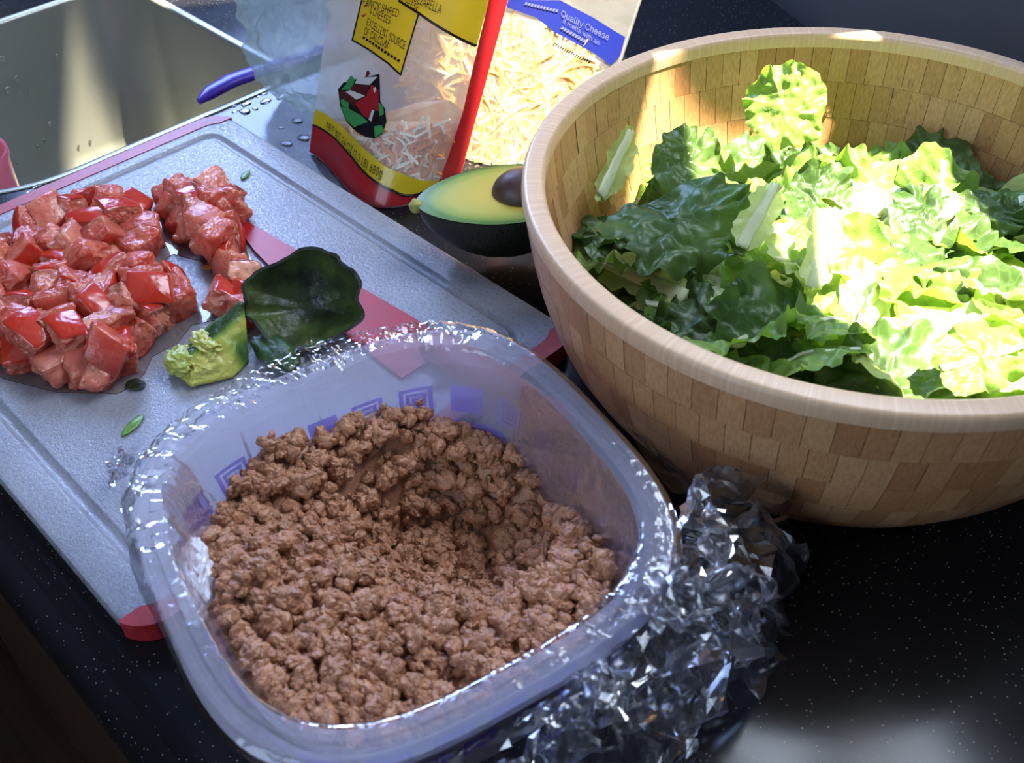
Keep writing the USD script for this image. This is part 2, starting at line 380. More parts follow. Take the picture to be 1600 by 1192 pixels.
for ri_, (z0, z1, n, off) in enumerate(rows):
    for am, zm, Po, Pi, zz in staves(z0, z1, n, off):
        v, f, nn = stave_mesh(Po, Pi, zz)
        seen = not (math.degrees(am) % 360 > 215 and math.degrees(am) % 360 < 262 and ri_ > 2)
        if ri_ < 4 and made < 300 and (seen or ri_ < 3) and not (ri_ == 3 and 190 < math.degrees(am) % 360 < 360):
            raw_mesh(numbered(bp, 'bamboo_stave'), v, f, nn, bam[rng.integers(len(bam))]); made += 1
        else:
            rest[0].append(v); rest[1].append(f + rest[3][0]); rest[2].append(nn); rest[3][0] += len(v)
g = raw_mesh(numbered(bp, 'lower_staves'), np.vstack(rest[0]), np.vstack(rest[1]), np.vstack(rest[2]), bam[3]); tag(g, kind='stuff')
rim_m = mat('bamboo_rim', {'tc': ('texture_coordinate', {}), 's': ('separate_xyz', {}), 'at': ('math', dict(math_type='arctan2')), 'cx': ('combine_xyz', {}), 'n': ('noise_texture', dict(scale=60.0, detail=5, roughness=.75)),
                           'n2': ('noise_texture', dict(scale=5.0, detail=2)), 'ad': ('math', dict(math_type='multiply_add', value2=.35)),
                           'r': ('rgb_ramp', dict(ramp=[(0, lin(186, 146, 112)), (.5, lin(212, 176, 140)), (.62, lin(224, 192, 156)), (1, lin(232, 204, 172))])), 'p': ('principled_bsdf', dict(roughness=.38))},
            [('tc.object', 's.vector'), ('s.y', 'at.value1'), ('s.x', 'at.value2'), ('at.value', 'cx.x'), ('cx.vector', 'n.vector'), ('cx.vector', 'n2.vector'), ('n.fac', 'ad.value3'), ('n2.fac', 'ad.value1'), ('n.fac', 'r.fac'), ('r.color', 'p.base_color')])
rimp = [(.1568, .1165), (.1683, .1165), (.1688, .119), (.1687, .1222), (.1677, .1243), (.166, .125), (.1595, .125), (.1578, .1243), (.1569, .122)]
part(bl, 'rim', lathe(rimp, BC, 180), rim_m, 50)
zc_ = np.linspace(.004, .1166, 24); ro_ = rout(zc_)
part(bl, 'glue_core', lathe([(a - .0008, b) for a, b in zip(ro_, zc_)] + [(a - .0098, b) for a, b in zip(ro_[::-1], zc_[::-1])], BC, 180), plain('stave_glue', lin(120, 82, 52), .6), 60)
part(bl, 'bowl_floor', lathe([(0, .002), (.117, .002), (.1225, .006), (.1215, .014), (0, .012)], BC, 96), bam[4], 40)
part(bl, 'foot_ring', lathe([(.085, 0), (.112, 0), (.118, .003), (.085, .003)], BC, 96), bam[3], 40)
class Pouch:
    """stand-up bag: chord from L to R, face tilted back, front belly and back belly; u 0..1 across, v 0..1 is one unit of height"""
    def __init__(s, L0, L1, R0, R1, belly, skew, back, vmax):
        s.L0, s.L1, s.R0, s.R1 = (np.array(x, float) for x in (L0, L1, R0, R1)); s.belly, s.skew, s.back, s.vmax = belly, skew, back, vmax
    def N(s, v):
        e = (s.R0 - s.L0); up = (s.L1 - s.L0); n = np.cross(e, up); n /= np.linalg.norm(n); return n
    def S(s, u, v, side=1, eps=0.0):
        u, v = np.asarray(u, float), np.asarray(v, float); uu, vv = u[..., None], v[..., None]
        base = (s.L0 + (s.L1 - s.L0) * vv) * (1 - uu) + (s.R0 + (s.R1 - s.R0) * vv) * uu
        n = s.N(0); nh = n.copy(); nh[2] = 0; nh /= np.linalg.norm(nh)
        w = np.clip(1 - v / s.vmax, 0, 1)[..., None]
        f = np.sin(np.pi * np.clip(uu, 0, 1) ** s.skew) ** .85
        d = (s.belly if side > 0 else s.back) * f * w ** 1.25
        nn = nh * w + n * (1 - w)
        return base + nn * (side * d + eps)

# ------------------------------------------------------------------ cheese bags and produce bag
def film(name, color, clear, rough=.12, bump=.3, bscale=60, spec=.5):
    return mat(name, {'tc': ('texture_coordinate', {}), 'n': ('noise_texture', dict(scale=bscale, detail=4)), 'b': ('bump', dict(strength=bump, distance=.004)),
                      't': ('transparent_bsdf', {}), 'p': ('principled_bsdf', dict(base_color=color, roughness=rough, specular_ior_level=spec)), 'tl': ('translucent_bsdf', dict(color=color)), 'a': ('mix_closure', dict(fac=.4)),
                      'x': ('mix_closure', dict(fac=1 - clear))},
               [('tc.object', 'n.vector'), ('n.fac', 'b.height'), ('b.normal', 'p.normal'), ('p.BSDF', 'a.closure1'), ('tl.BSDF', 'a.closure2'), ('t.BSDF', 'x.closure1'), ('a.closure', 'x.closure2')], 'x.closure')
bag_haze = film('hazy_bag_film', lin(212, 212, 214), .62)
bag_clear = film('clear_bag_film', lin(225, 225, 222), .86, .1)
produce_film = film('produce_bag_film', lin(186, 206, 204), .50, .14, .6, 70)
def ink(name, c, rough=.3): return mat(name, {'p': ('principled_bsdf', dict(base_color=lin(*c), roughness=rough, coat_weight=.4)), 'tl': ('translucent_bsdf', dict(color=lin(*c))), 'a': ('mix_closure', dict(fac=.3))},
                                       [('p.BSDF', 'a.closure1'), ('tl.BSDF', 'a.closure2')], 'a.closure')
ink_red, ink_yel, ink_blk, ink_blue = ink('red_ink', (178, 34, 42)), ink('yellow_ink', (214, 192, 40)), ink('black_ink', (24, 22, 24)), ink('blue_ink', (26, 38, 122))
ink_grn, ink_wht, ink_maroon, ink_lblue = ink('green_ink', (70, 160, 88)), ink('white_ink', (226, 224, 220)), ink('maroon_ink', (92, 34, 36)), ink('pale_blue_ink', (92, 98, 172))
cheese_y = noisy('yellow_cheese', lin(232, 176, 62), lin(240, 200, 100), 60, .45, subsurface_weight=.0)
cheese_w = noisy('white_cheese', lin(242, 234, 208), lin(248, 242, 224), 60, .45)
cheese_o = noisy('orange_cheese', lin(222, 132, 50), lin(232, 150, 66), 60, .45)

def surf_patch(B, poly, eps, size=.03, side=1):
    """a flat print: polygon in the bag's (u, v) laid on its surface"""
    p_ = sg.Polygon(poly) if not isinstance(poly, sg.base.BaseGeometry) else poly
    ms = []
    for g_ in getattr(p_.buffer(0), 'geoms', [p_.buffer(0)]):
        if g_.is_empty or g_.area < 1e-7: continue
        v, f = trimesh.creation.triangulate_polygon(g_, engine='earcut')
        v, f = trimesh.remesh.subdivide_to_size(np.c_[v, np.zeros(len(v))], f, size, max_iter=8)
        m = trimesh.Trimesh(B.S(v[:, 0], v[:, 1], side, eps), f, process=True); ms.append(m)
    m = trimesh.util.concatenate(ms)
    if np.dot(m.face_normals.mean(0), B.N(0)) * side < 0: m.invert()
    return m
def surf_text(B, text, p0, p1, hv, eps, bold=False, condense=1.0):
    t = meshkit.text_mesh(text, 1.0, .001, bold); v = np.array(t.vertices); w = v[:, 0].max()
    X = v[:, 0] / w
    u = p0[0] + (p1[0] - p0[0]) * X; vv = p0[1] + (p1[1] - p0[1]) * X + (v[:, 1] - .5) * hv
    keep = v[:, 2] < 5e-4
    m = trimesh.Trimesh(B.S(u, vv, 1, eps), t.faces, process=False)
    top = np.all(v[t.faces][:, :, 2] > 5e-4, axis=1); m.update_faces(top)
    if len(m.faces) and np.dot(m.face_normals.mean(0), B.N(0)) < 0: m.invert()
    return m
def line_poly(pts, w): return sg.LineString(pts).buffer(w, cap_style=2)
def bag_shell(B, side, nu=40, nv=44, wr=.0010, seed=1, vt=None):
    u, v = np.meshgrid(np.linspace(0, 1, nu), np.linspace(0, vt or B.vmax, nv), indexing='ij')
    P = B.S(u, v, side, 0.0)
    q = np.stack([u * 5, v * 4, np.zeros_like(u)], -1)
    edge = np.clip(np.minimum(u, 1 - u) * 6, 0, 1) * np.clip((v - .0) * 3, 0, 1)
    P = P - B.N(0) * side * (np.abs(fbm(q * 1.3, 3, seed)) * wr * 2 * edge)[..., None]
    m = grid(P)
    if np.dot(m.face_normals.mean(0), B.N(0)) * side < 0: m.invert()
    return m
def base_panel(B):
    u = np.linspace(0, 1, 30); z = np.zeros(30)
    P = np.stack([B.S(u, z, 1), B.S(u, z, -1)], 1) + np.array([0, 0, .0003]); m = grid(P)
    if m.face_normals.mean(0)[2] > 0: m.invert()
    return m
def shreds(B, n, topfun, seed, u0=.03, u1=.97, dmin=.001, dmax=.010, L=(.012, .03), r=.0011):
    R = np.random.default_rng(seed); ms = []
    for _ in range(n):
        u = R.uniform(u0, u1); t = topfun(u)
        if t <= .02: continue
        v = t * R.random() ** .8; d = R.uniform(dmin, dmax)
        depth = (B.belly) * np.sin(np.pi * u ** B.skew) ** .85 * (1 - v / B.vmax) ** 1.25
        d = min(d, depth * .9)
        c = B.S(np.array(u), np.array(v), 1, 0) - B.N(0) * d
        ln = R.uniform(*L); a = R.uniform(0, 2 * np.pi); e1 = (B.R0 - B.L0) / np.linalg.norm(B.R0 - B.L0); e2 = np.cross(B.N(0), e1)
        dr = e1 * math.cos(a) + e2 * math.sin(a); sd = np.cross(B.N(0), dr); k = R.uniform(-.5, .5)
        tt = np.linspace(-.5, .5, 5)[:, None]
        pts = c + dr * ln * tt + sd * (k * ln * tt ** 2) - B.N(0) * (.05 * ln * np.abs(tt)) + np.array([0, 0, .0])
        pts[:, 2] = np.maximum(pts[:, 2], r + .0006)
        ms.append(tube(pts, r * R.uniform(.8, 1.25), 4))
    return ms
def filler(B, topfun, inset, wseed):
    """the packed mass of cheese behind the outer shreds"""
    nu, nv = 36, 24; u = np.linspace(.05, .95, nu); T = np.array([max(topfun(x), .03) for x in u])
    Pf, Pb = [], []
    for s_, acc in ((1, Pf), (-1, Pb)):
        for i in range(nu):
            v = np.linspace(.012, 1, nv) * T[i]
            dep = (B.belly if s_ > 0 else B.back) * np.sin(np.pi * u[i] ** B.skew) ** .85 * (1 - v / B.vmax) ** 1.25
            p_ = B.S(np.full(nv, u[i]), v, s_, 0) - B.N(0) * s_ * np.minimum(inset, dep * .7)[:, None]
            acc.append(p_)
    Pf, Pb = np.array(Pf), np.array(Pb)
    q = Pf * 130; Pf = Pf - B.N(0) * (np.abs(fbm(q, 3, wseed)) * .006)[..., None]
    loops = [np.concatenate([Pf[:, j], Pb[::-1, j]]) for j in range(nv)]
    return loft(loops)
def mixed(parent, ms, mats, names, seed):
    R = np.random.default_rng(seed); k = R.choice(len(mats), len(ms), p=[w for _, w in mats])
    for i, (m_, _) in enumerate(mats):
        sel = [ms[j] for j in range(len(ms)) if k[j] == i]
        if sel: part(parent, names[i], join(*sel), m_, 60, kind='stuff')

B1 = Pouch((.601, -.369, 0.0006), (.613, -.414, .099), (.490, -.418, 0.0006), (.493, -.474, .116), .047, 1.60, .02, 2.0)
B2 = Pouch((.570, -.438, 0.0006), (.612, -.485, .10), (.448, -.510, 0.0006), (.462, -.582, .110), .030, 1.2, .02, 2.0)
b1 = thing('cheese_bag', 'stand-up bag of shredded cheese with red border, yellow label and barn emblem', 'bag', (.545, -.395, 0))
part(b1, 'front_film', bag_shell(B1, 1), bag_haze, 60); part(b1, 'back_film', bag_shell(B1, -1, seed=4), bag_haze, 60); part(b1, 'base_gusset', base_panel(B1), ink_red, 60)
top1 = lambda u: float(np.interp(u, [0, .37, .62, .81, .96, 1], [.20, .26, .37, .42, .36, .3]))
sh = shreds(B1, 520, top1, 11, u0=.10, u1=.88, dmin=.0045, dmax=.010, L=(.008, .017), r=.0010)
mixed(b1, sh, [(cheese_w, .5), (cheese_o, .5)], ['white_cheese_shreds', 'orange_cheese_shreds'], 3)
part(b1, 'packed_cheese', filler(B1, top1, .009, 5), noisy('blended_cheese', lin(224, 160, 92), lin(240, 206, 150), 120, .5), 50)
E1 = .0008
redtop = [(0, .200), (.222, .194), (.40, .172), (.590, .130), (.724, .093), (.789, .062), (.848, .050), (.92, .06)]
yeltop = [(0, .300), (.194, .285), (.40, .262), (.544, .235), (.743, .175), (.856, .117), (.927, .083)]
part(b1, 'red_bottom_band', surf_patch(B1, redtop + [(.925, .095), (.934, .19), (.943, .433), (.929, .793), (.921, 1.01), (.921, 1.9), (1, 1.9), (1, .02), (.9, .012), (0, .012)], E1), ink_red, 60)
part(b1, 'yellow_band', surf_patch(B1, yeltop + redtop[::-1][0:], E1), ink_yel, 60)
part(b1, 'black_rule', surf_patch(B1, line_poly(redtop, .006), E1 * 2), ink_blk, 60)
part(b1, 'black_rule', surf_patch(B1, unary_union([line_poly([(.456, 1.023), (.598, .962), (.788, .862), (.925, .782)], .006), line_poly([(.222, 1.1), (.203, .780), (.347, .744), (.492, .699), (.590, .653), (.598, .962)], .005)]), E1 * 2), ink_blk, 60)
part(b1, 'yellow_top_panel', surf_patch(B1, [(.25, 1.11), (.456, 1.023), (.598, .962), (.788, .862), (.923, .782), (.921, 1.6), (.25, 1.6)], E1), ink_yel, 60)
part(b1, 'yellow_flag', surf_patch(B1, [(.222, 1.1), (.203, .780), (.347, .744), (.492, .699), (.590, .653), (.598, .962), (.456, 1.023)], E1 * 1.3), ink_yel, 60)
for t, a, b, h in (('FANCY SHRED', (.225, 1.010), (.480, .955), .040), ('4 CHEESES', (.283, .962), (.439, .914), .040), ('EXCELLENT SOURCE', (.280, .898), (.570, .798), .042), ('OF CALCIUM', (.276, .847), (.462, .788), .042),
                   ('MOZZARELLA', (.520, 1.055), (.715, .980), .045), ('CHEESE', (.480, 1.025), (.588, .990), .03)):
    part(b1, 'lettering', surf_text(B1, t, a, b, h, E1 * 2.2), ink_blk, False)
part(b1, 'lettering', surf_text(B1, 'NET WT 24 OZ (1.5 LB) 680g', (.115, .243), (.640, .170), .040, E1 * 2.2), ink_blk, False)
part(b1, 'fine_print', surf_patch(B1, unary_union([line_poly([(.276 + k * .0245, .809 - k * .0078), (.293 + k * .0245, .8035 - k * .0078)], .007) for k in range(12)]), E1 * 2.2), ink_blk, False)
for q in (((.242, .985), (.250, .978), (.262, .990)), ((.240, .930), (.248, .922), (.262, .936))):
    part(b1, 'tick_mark', surf_patch(B1, line_poly(q, .004), E1 * 2.2), ink_red, False)
emb = dict(barn=((.169, .474), (.209, .387), (.283, .330), (.382, .313), (.461, .315), (.529, .327), (.570, .362), (.572, .415), (.541, .470), (.498, .499), (.447, .626), (.284, .559), (.199, .519)),
    roof=((.287, .549), (.307, .584), (.439, .618), (.398, .567)), roofdark=((.388, .561), (.447, .626), (.459, .608), (.516, .449), (.419, .560)),
    wall=((.272, .535), (.393, .566), (.397, .518), (.376, .508), (.267, .507)), lean=((.229, .481), (.263, .500), (.383, .504), (.326, .467)),
    leanw=((.178, .477), (.230, .479), (.326, .465), (.326, .427), (.202, .435)), red=((.321, .442), (.395, .506), (.415, .571), (.472, .556), (.511, .456), (.461, .459), (.451, .405), (.407, .404), (.366, .427)),
    door=((.457, .399), (.468, .457), (.519, .442), (.517, .388)), doorw=((.458, .401), (.466, .452), (.481, .452), (.478, .397)), tree1=((.220, .538), (.246, .580), (.274, .570), (.278, .536), (.248, .506)),
    tree2=((.195, .486), (.224, .522), (.261, .506)), tree3=((.200, .416), (.219, .445), (.264, .432), (.274, .401), (.226, .398)), tree4=((.499, .496), (.531, .483), (.548, .452), (.527, .436)),
    hill=((.209, .387), (.281, .399), (.390, .398), (.452, .385), (.395, .351), (.356, .324), (.281, .334)), dark=((.358, .321), (.406, .355), (.451, .389), (.508, .381), (.528, .329), (.448, .315)),
    bush=((.511, .374), (.554, .392), (.582, .372), (.533, .330)), win=((.437, .556), (.448, .567), (.457, .557), (.452, .540)), cup=((.357, .629), (.368, .638), (.384, .625), (.373, .606), (.354, .590), (.359, .611)))
def rounded(q, r): return sg.Polygon(q).buffer(r).buffer(-r * .5)
part(b1, 'barn_emblem', surf_patch(B1, rounded(emb['barn'], .008).buffer(.004), E1 * 1.6), ink_blk, False, label='barn emblem printed on the bag')
for q, m_ in (('roof', ink_wht), ('wall', ink_maroon), ('lean', ink_wht), ('leanw', ink_maroon), ('red', ink_red), ('door', ink_blk), ('doorw', ink_wht), ('tree1', ink_grn), ('tree2', ink_grn), ('tree3', ink_grn), ('tree4', ink_grn), ('hill', ink_grn), ('bush', ink_grn), ('win', ink_wht), ('cup', ink_maroon)):
    part(b1, 'emblem_patch', surf_patch(B1, sg.Polygon(emb[q]).buffer(.003 if 'tree' in q or q == 'bush' else .0015), E1 * (2.6 if q in ('doorw', 'win') else 2.1)), m_, False)

b2 = thing('cheese_bag', 'clear bag of yellow shredded cheese with a blue printed strip, behind the barn bag', 'bag', (.51, -.475, 0))
part(b2, 'front_film', bag_shell(B2, 1, seed=9, wr=.0016), bag_clear, 60); part(b2, 'back_film', bag_shell(B2, -1, seed=14), bag_clear, 60); part(b2, 'base_gusset', base_panel(B2), bag_clear, 60)
top2 = lambda u: float(np.interp(u, [0, .47, .535, .654, .762, .85, .93, 1], [.68, .72, .71, .68, .61, .545, .42, .2]))
sh = shreds(B2, 950, top2, 21, dmin=.0012, dmax=.006, L=(.014, .034), r=.0012)
mixed(b2, sh, [(cheese_y, .8), (cheese_w, .2)], ['yellow_cheese_shreds', 'pale_cheese_shreds'], 4)
part(b2, 'packed_cheese', filler(B2, top2, .006, 6), cheese_y, 50)
part(b2, 'blue_strip', surf_patch(B2, [(.25, .95), (.40, .90), (.530, .862), (.683, .864), (.836, .773), (.988, .662), (.992, .560), (.966, .514), (.877, .587), (.751, .665), (.693, .696), (.601, .771), (.533, .796), (.476, .816), (.25, .88)], E1), ink_blue, 60)
for t, a, b, h in (('Quality Cheese', (.70, .800), (.923, .668), .032), ('it melts with an', (.716, .762), (.890, .640), .024)):
    part(b2, 'lettering', surf_text(B2, t, a, b, h, E1 * 2), ink_lblue, False)
for (u0, v0), (u1, v1), n_ in (((.543, .845), (.690, .808), 11), ((.717, .724), (.835, .648), 9)):      # print too blurred to read
    du, dv = (u1 - u0) / n_, (v1 - v0) / n_
    part(b2, 'fine_print', surf_patch(B2, unary_union([line_poly([(u0 + k * du, v0 + k * dv), (u0 + (k + .72) * du, v0 + (k + .72) * dv)], .007) for k in range(n_)]), E1 * 2), ink_lblue, False)
part(b2, 'date_stamp', surf_patch(B2, unary_union([line_poly([(.70 + k * .0105, .640 - k * .0060), (.706 + k * .0105, .6365 - k * .0060)], .008) for k in range(17)]), E1 * 2), ink_blk, False)
seal = tube(B2.S(np.full(20, 1.0), np.linspace(.0, 1.9, 20), 1, 0), .0011, 6)
part(b2, 'side_seal', seal, bag_clear, 60)

# crumpled produce bag: a closed pillow with creases
def crumple(P, amp, sc, seed, N):
    q = P * sc
    a = np.abs(fbm(q, 3, seed)) * 2 - .25; b_ = np.abs(fbm(q * 2.3 + 5, 3, seed + 3)) * 2 - .25
    return P + N * ((a + .5 * b_) * amp)[..., None]
S_ = trimesh.creation.icosphere(6, 1.0); v = S_.vertices
c0 = np.array([.660, -.418, .088]); rad = np.array([.050, .034, .094])
tp = 1 - .25 * np.clip(v[:, 2:], -1, 1) * .5
w_ = np.sign(v) * np.abs(v) ** .8 * rad * np.hstack([tp, tp, np.ones_like(tp)])
w_ = w_ @ rot([0, 0, 1], 12)[:3, :3].T
w_ = crumple(w_, .017, 34, 31, v) + c0; w_[:, 2] = np.maximum(w_[:, 2], .0006)
pb = thing('produce_bag', 'crumpled translucent plastic produce bag standing left of the barn cheese bag', 'bag', (.648, -.415, 0))
part(pb, 'bag_film', trimesh.Trimesh(w_, S_.faces, process=False), produce_film, True)
def blob(c, r, amp=.1, sc=3, seed=0, sub=3, squash=(1, 1, 1)):
    s = trimesh.creation.icosphere(sub, 1.0); v = s.vertices * (1 + amp * 2 * fbm(s.vertices * sc + seed * 7.1, 3, seed)[:, None]) * r * np.array(squash)
    return trimesh.Trimesh(v + np.array(c), s.faces, process=False)
tomato_skin_m = noisy('tomato_skin', lin(172, 36, 22), lin(190, 56, 30), 60, .24, coat_weight=.15)
part(pb, 'tomato_inside', blob((.640, -.425, .118), .026, .05, 1, 2), plain('bagged_tomato', lin(190, 110, 80), .4), True, label='pale orange tomato seen dimly through the bag')
# purple utensil lying over the sink's back corner, behind the produce bag
purple = plain('purple_plastic', lin(70, 34, 170), .35)
hp = np.array([(.722, -.351, .010), (.724, -.362, .012), (.727, -.385, .013), (.726, -.41, .012), (.722, -.44, .011), (.716, -.50, .010), (.712, -.54, .009)])
hl = []
for i, (q, wd) in enumerate(zip(hp, (.003, .0075, .009, .0085, .008, .009, .004))):
    a = np.linspace(0, 2 * np.pi, 20, endpoint=False); hl.append(np.stack([q[0] + wd * np.cos(a), np.full(20, q[1]), q[2] - .004 + .0045 * np.sin(a) * (.5 if wd < .005 else 1)], 1))
pu = loft(hl); pu.fix_normals()
pu.vertices[:, 2] -= pu.vertices[:, 2].min() - .0003
solo('utensil_handle', pu, purple, 'purple plastic utensil handle sticking out over the sink corner behind the produce bag', 'utensil')
# pink cup lip at the frame's left edge, hanging in the sink
pk = thing('pink_cup', 'pink plastic cup standing in the sink at the left edge', 'cup', (.796, -.185, -.176))
pink = plain('pink_plastic', lin(196, 92, 120), .35, subsurface_weight=.2, subsurface_scale=.01)
part(pk, 'cup_wall', lathe([(.024, -.174), (.026, -.176), (.0335, -.012), (.0352, -.007), (.0346, -.003), (.0322, -.004), (.0312, -.012), (.0240, -.171)], (.796, -.185, 0), 64), pink)
part(pk, 'cup_base', lathe([(0, -.1755), (.0262, -.1755), (.0255, -.171), (0, -.171)], (.796, -.185, 0), 48), pink)

# ------------------------------------------------------------------ avocado half, chunk, peel
avo_skin = noisy('avocado_skin', lin(18, 22, 16), lin(30, 36, 22), 220, .42, bump=.5, bscale=420, bdist=.0012)
avo_flesh = mat('avocado_flesh', {'tc': ('texture_coordinate', {}), 'n': ('noise_texture', dict(scale=30.0, detail=3)), 'at': ('attribute', dict(attribute='ripe')), 'ad': ('math', dict(math_type='multiply_add', value2=.12)),
                                  'r': ('rgb_ramp', dict(ramp=[(0, lin(204, 176, 76)), (.5, lin(200, 178, 76)), (.78, lin(180, 174, 72)), (.94, lin(128, 150, 52)), (1, lin(84, 116, 40))])),
                                  'p': ('principled_bsdf', dict(roughness=.32, subsurface_weight=.15, subsurface_scale=.004))},
                [('tc.object', 'n.vector'), ('n.fac', 'ad.value1'), ('at.fac', 'ad.value3'), ('ad.value', 'r.fac'), ('r.color', 'p.base_color')])
def prim_attr(prim, name, vals):
    UsdGeom.PrimvarsAPI(prim).CreatePrimvar(name, Sdf.ValueTypeNames.FloatArray, 'vertex').Set(Vt.FloatArray.FromNumpy(np.asarray(vals, np.float32)))
pit_m = noisy('avocado_pit', lin(58, 38, 30), lin(86, 60, 46), 70, .45, bump=.3, bscale=160, bdist=.001)
def raw_part(parent, name, v, f, material, attr=None, smooth=True, label=None):
    pp = str(parent.GetPath()); path = numbered(pp, name)
    m = trimesh.Trimesh(v - LOC[pp], f, process=False)
    g = usdkit.mesh(stage, path, m, material, smooth=True if smooth else False)
    if attr is not None: prim_attr(g.GetPrim(), 'ripe', attr)
    return tag(g.GetPrim(), label)
def avo_r(t):   # half-width along the long axis, t 0 (stem tip) .. 1
    return .0350 * np.sin(np.pi * np.clip(t, 0, 1) ** .82) ** .62 * (.72 + .34 * t)
AL = .112
def avocado_half(M, name, label):
    a = thing(name, label, 'avocado', (M[0, 3], M[1, 3], 0))
    T = np.linspace(0, 1, 40); A = np.linspace(0, np.pi, 25)
    Pm = np.array([[(AL * (t - .5), avo_r(t) * math.cos(x), -avo_r(t) * math.sin(x) * 1.42) for x in A] for t in T])
    Pm += (np.abs(fbm(Pm * 160, 3, 2)) * .0012)[..., None] * np.array([0, 0, -1])
    tr = lambda p_: p_.reshape(-1, 3) @ M[:3, :3].T + M[:3, 3]
    g = grid(Pm); part(a, 'peel', trimesh.Trimesh(tr(Pm), g.faces[:, ::-1], process=False), avo_skin, True)
    rr = np.linspace(0, 1, 22); ph = np.linspace(0, 2 * np.pi, 73)[:-1]
    tt = .5 + .5 * np.cos(ph); sg_ = np.where(np.sin(ph) >= 0, 1, -1)
    edge = np.stack([AL * (tt - .5), sg_ * avo_r(tt) * .985, np.zeros_like(tt)], 1); cen = np.array([AL * .14, 0, 0])
    F = np.array([cen + (edge - cen) * r for r in rr])
    F[..., 2] += .0008 * (1 - rr[:, None] ** 6)
    g = grid(F.transpose(1, 0, 2), closed_u=True)
    raw_part(a, 'flesh', tr(F.transpose(1, 0, 2)), g.faces, avo_flesh, np.tile(rr, len(ph)))
    pit = blob((0, 0, 0), .0172, .03, 2, 4, 3, (1.2, 1, .95)); pit.apply_translation((AL * .10, 0, -.0015)); pit.apply_transform(M)
    part(a, 'pit', pit, pit_m, True)
    st = blob((-AL * .5, .000, -.002), .0045, .25, 2, 5, 2); st.apply_transform(M)
    part(a, 'stem_scar', st, plain('stem_scar', lin(150, 150, 70), .6), True)
    return a
dirv = np.degrees(math.atan2(-.82, -.57))
Mh = TRS((.3995, -.3790, .0520), rz=dirv) @ rot([1, 0, 0], 3)
avocado_half(Mh, 'avocado_half', 'avocado half with its pit, dark peel down, between the barn bag and the bowl')

flesh2 = mat('avocado_chunk_flesh', {'tc': ('texture_coordinate', {}), 'n': ('noise_texture', dict(scale=70.0, detail=4)), 'at': ('attribute', dict(attribute='ripe')), 'ad': ('math', dict(math_type='multiply_add', value2=.35)),
                                     'r': ('rgb_ramp', dict(ramp=[(0, lin(186, 178, 86)), (.35, lin(172, 172, 76)), (.6, lin(132, 152, 60)), (.85, lin(70, 104, 40)), (1.0, lin(40, 66, 26))])), 'bn': ('noise_texture', dict(scale=260.0, detail=4)), 'b': ('bump', dict(strength=.4, distance=.0015)),
                                     'p': ('principled_bsdf', dict(roughness=.4, subsurface_weight=.12, subsurface_scale=.003))},
              [('tc.object', 'n.vector'), ('tc.object', 'bn.vector'), ('n.fac', 'ad.value1'), ('at.fac', 'ad.value3'), ('ad.value', 'r.fac'), ('r.color', 'p.base_color'), ('bn.fac', 'b.height'), ('b.normal', 'p.normal')])
ck = thing('avocado_piece', 'mashed end of an avocado with pale broken flesh, beside the tomato heap', 'avocado', (.452, -.190, BZ))
# a wedge: outer green side towards the tomatoes, cut faces towards the camera, crushed lower end
from manifold3d import Manifold
def hull_of(pts, r, size):
    m = Manifold.batch_hull([Manifold.sphere(r, 16).translate(tuple(map(float, p_))) for p_ in pts])
    t = tri(m); v, f = trimesh.remesh.subdivide_to_size(t.vertices, t.faces, size, max_iter=8); t = trimesh.Trimesh(v, f); t.merge_vertices(); return t
wk = hull_of([(.4535, -.1655, .0148), (.431, -.166, .0150), (.4225, -.1850, .0145), (.4262, -.1965, .0145), (.4660, -.2060, .0145), (.4425, -.2105, .0375), (.4395, -.2000, .0330), (.4495, -.1745, .0225), (.4350, -.1720, .022)], .0022, .0011)
v = wk.vertices; nn_ = wk.vertex_normals
crush = np.clip((v[:, 1] + .192) / .012, 0, 1) * np.clip((v[:, 2] - .014) / .006, 0, 1)
vk = v + nn_ * (fbm(v * 230, 4, 3) * .0065 * crush + fbm(v * 110, 3, 8) * .0022)[:, None]; vk[:, 2] = np.maximum(vk[:, 2], BZ + .0006)
_a, _b, _c = np.array([.466, -.206, .0145]), np.array([.4425, -.2105, .0375]), np.array([.4535, -.1655, .0148]); _n = np.cross(_b - _a, _c - _a); _n /= np.linalg.norm(_n)
dist = np.abs((v - _a) @ _n); rightside = np.clip((-.186 - v[:, 1]) / .010, 0, 1) * np.clip((.440 - v[:, 0]) / .008, 0, 1)
ripe = np.clip(np.maximum(1.05 - dist / .0085, .75 * rightside * np.clip(1.5 - (v[:, 2] - BZ) / .018, 0, 1)), 0.12, 1.1) - .30 * crush * np.clip(dist / .008, 0, 1)
raw_part(ck, 'flesh', vk, wk.faces, flesh2, ripe)
lump = blob((.4450, -.1700, BZ + .0075), .0085, .42, 3.0, 9, 4, (1.3, 1.1, .75)); raw_part(ck, 'mashed_lump', lump.vertices, lump.faces, flesh2, np.full(len(lump.vertices), .25), label='pale mashed lump of flesh')
lump = blob((.4420, -.1850, BZ + .0145), .0070, .48, 3.0, 12, 4, (1.5, 1.0, .6)); raw_part(ck, 'mashed_lump', lump.vertices, lump.faces, flesh2, np.full(len(lump.vertices), .05), label='pale mashed lump of flesh')
peel2 = noisy('green_peel_inside', lin(26, 32, 16), lin(66, 84, 34), 55, .42, bump=.6, bscale=220, bdist=.0014)
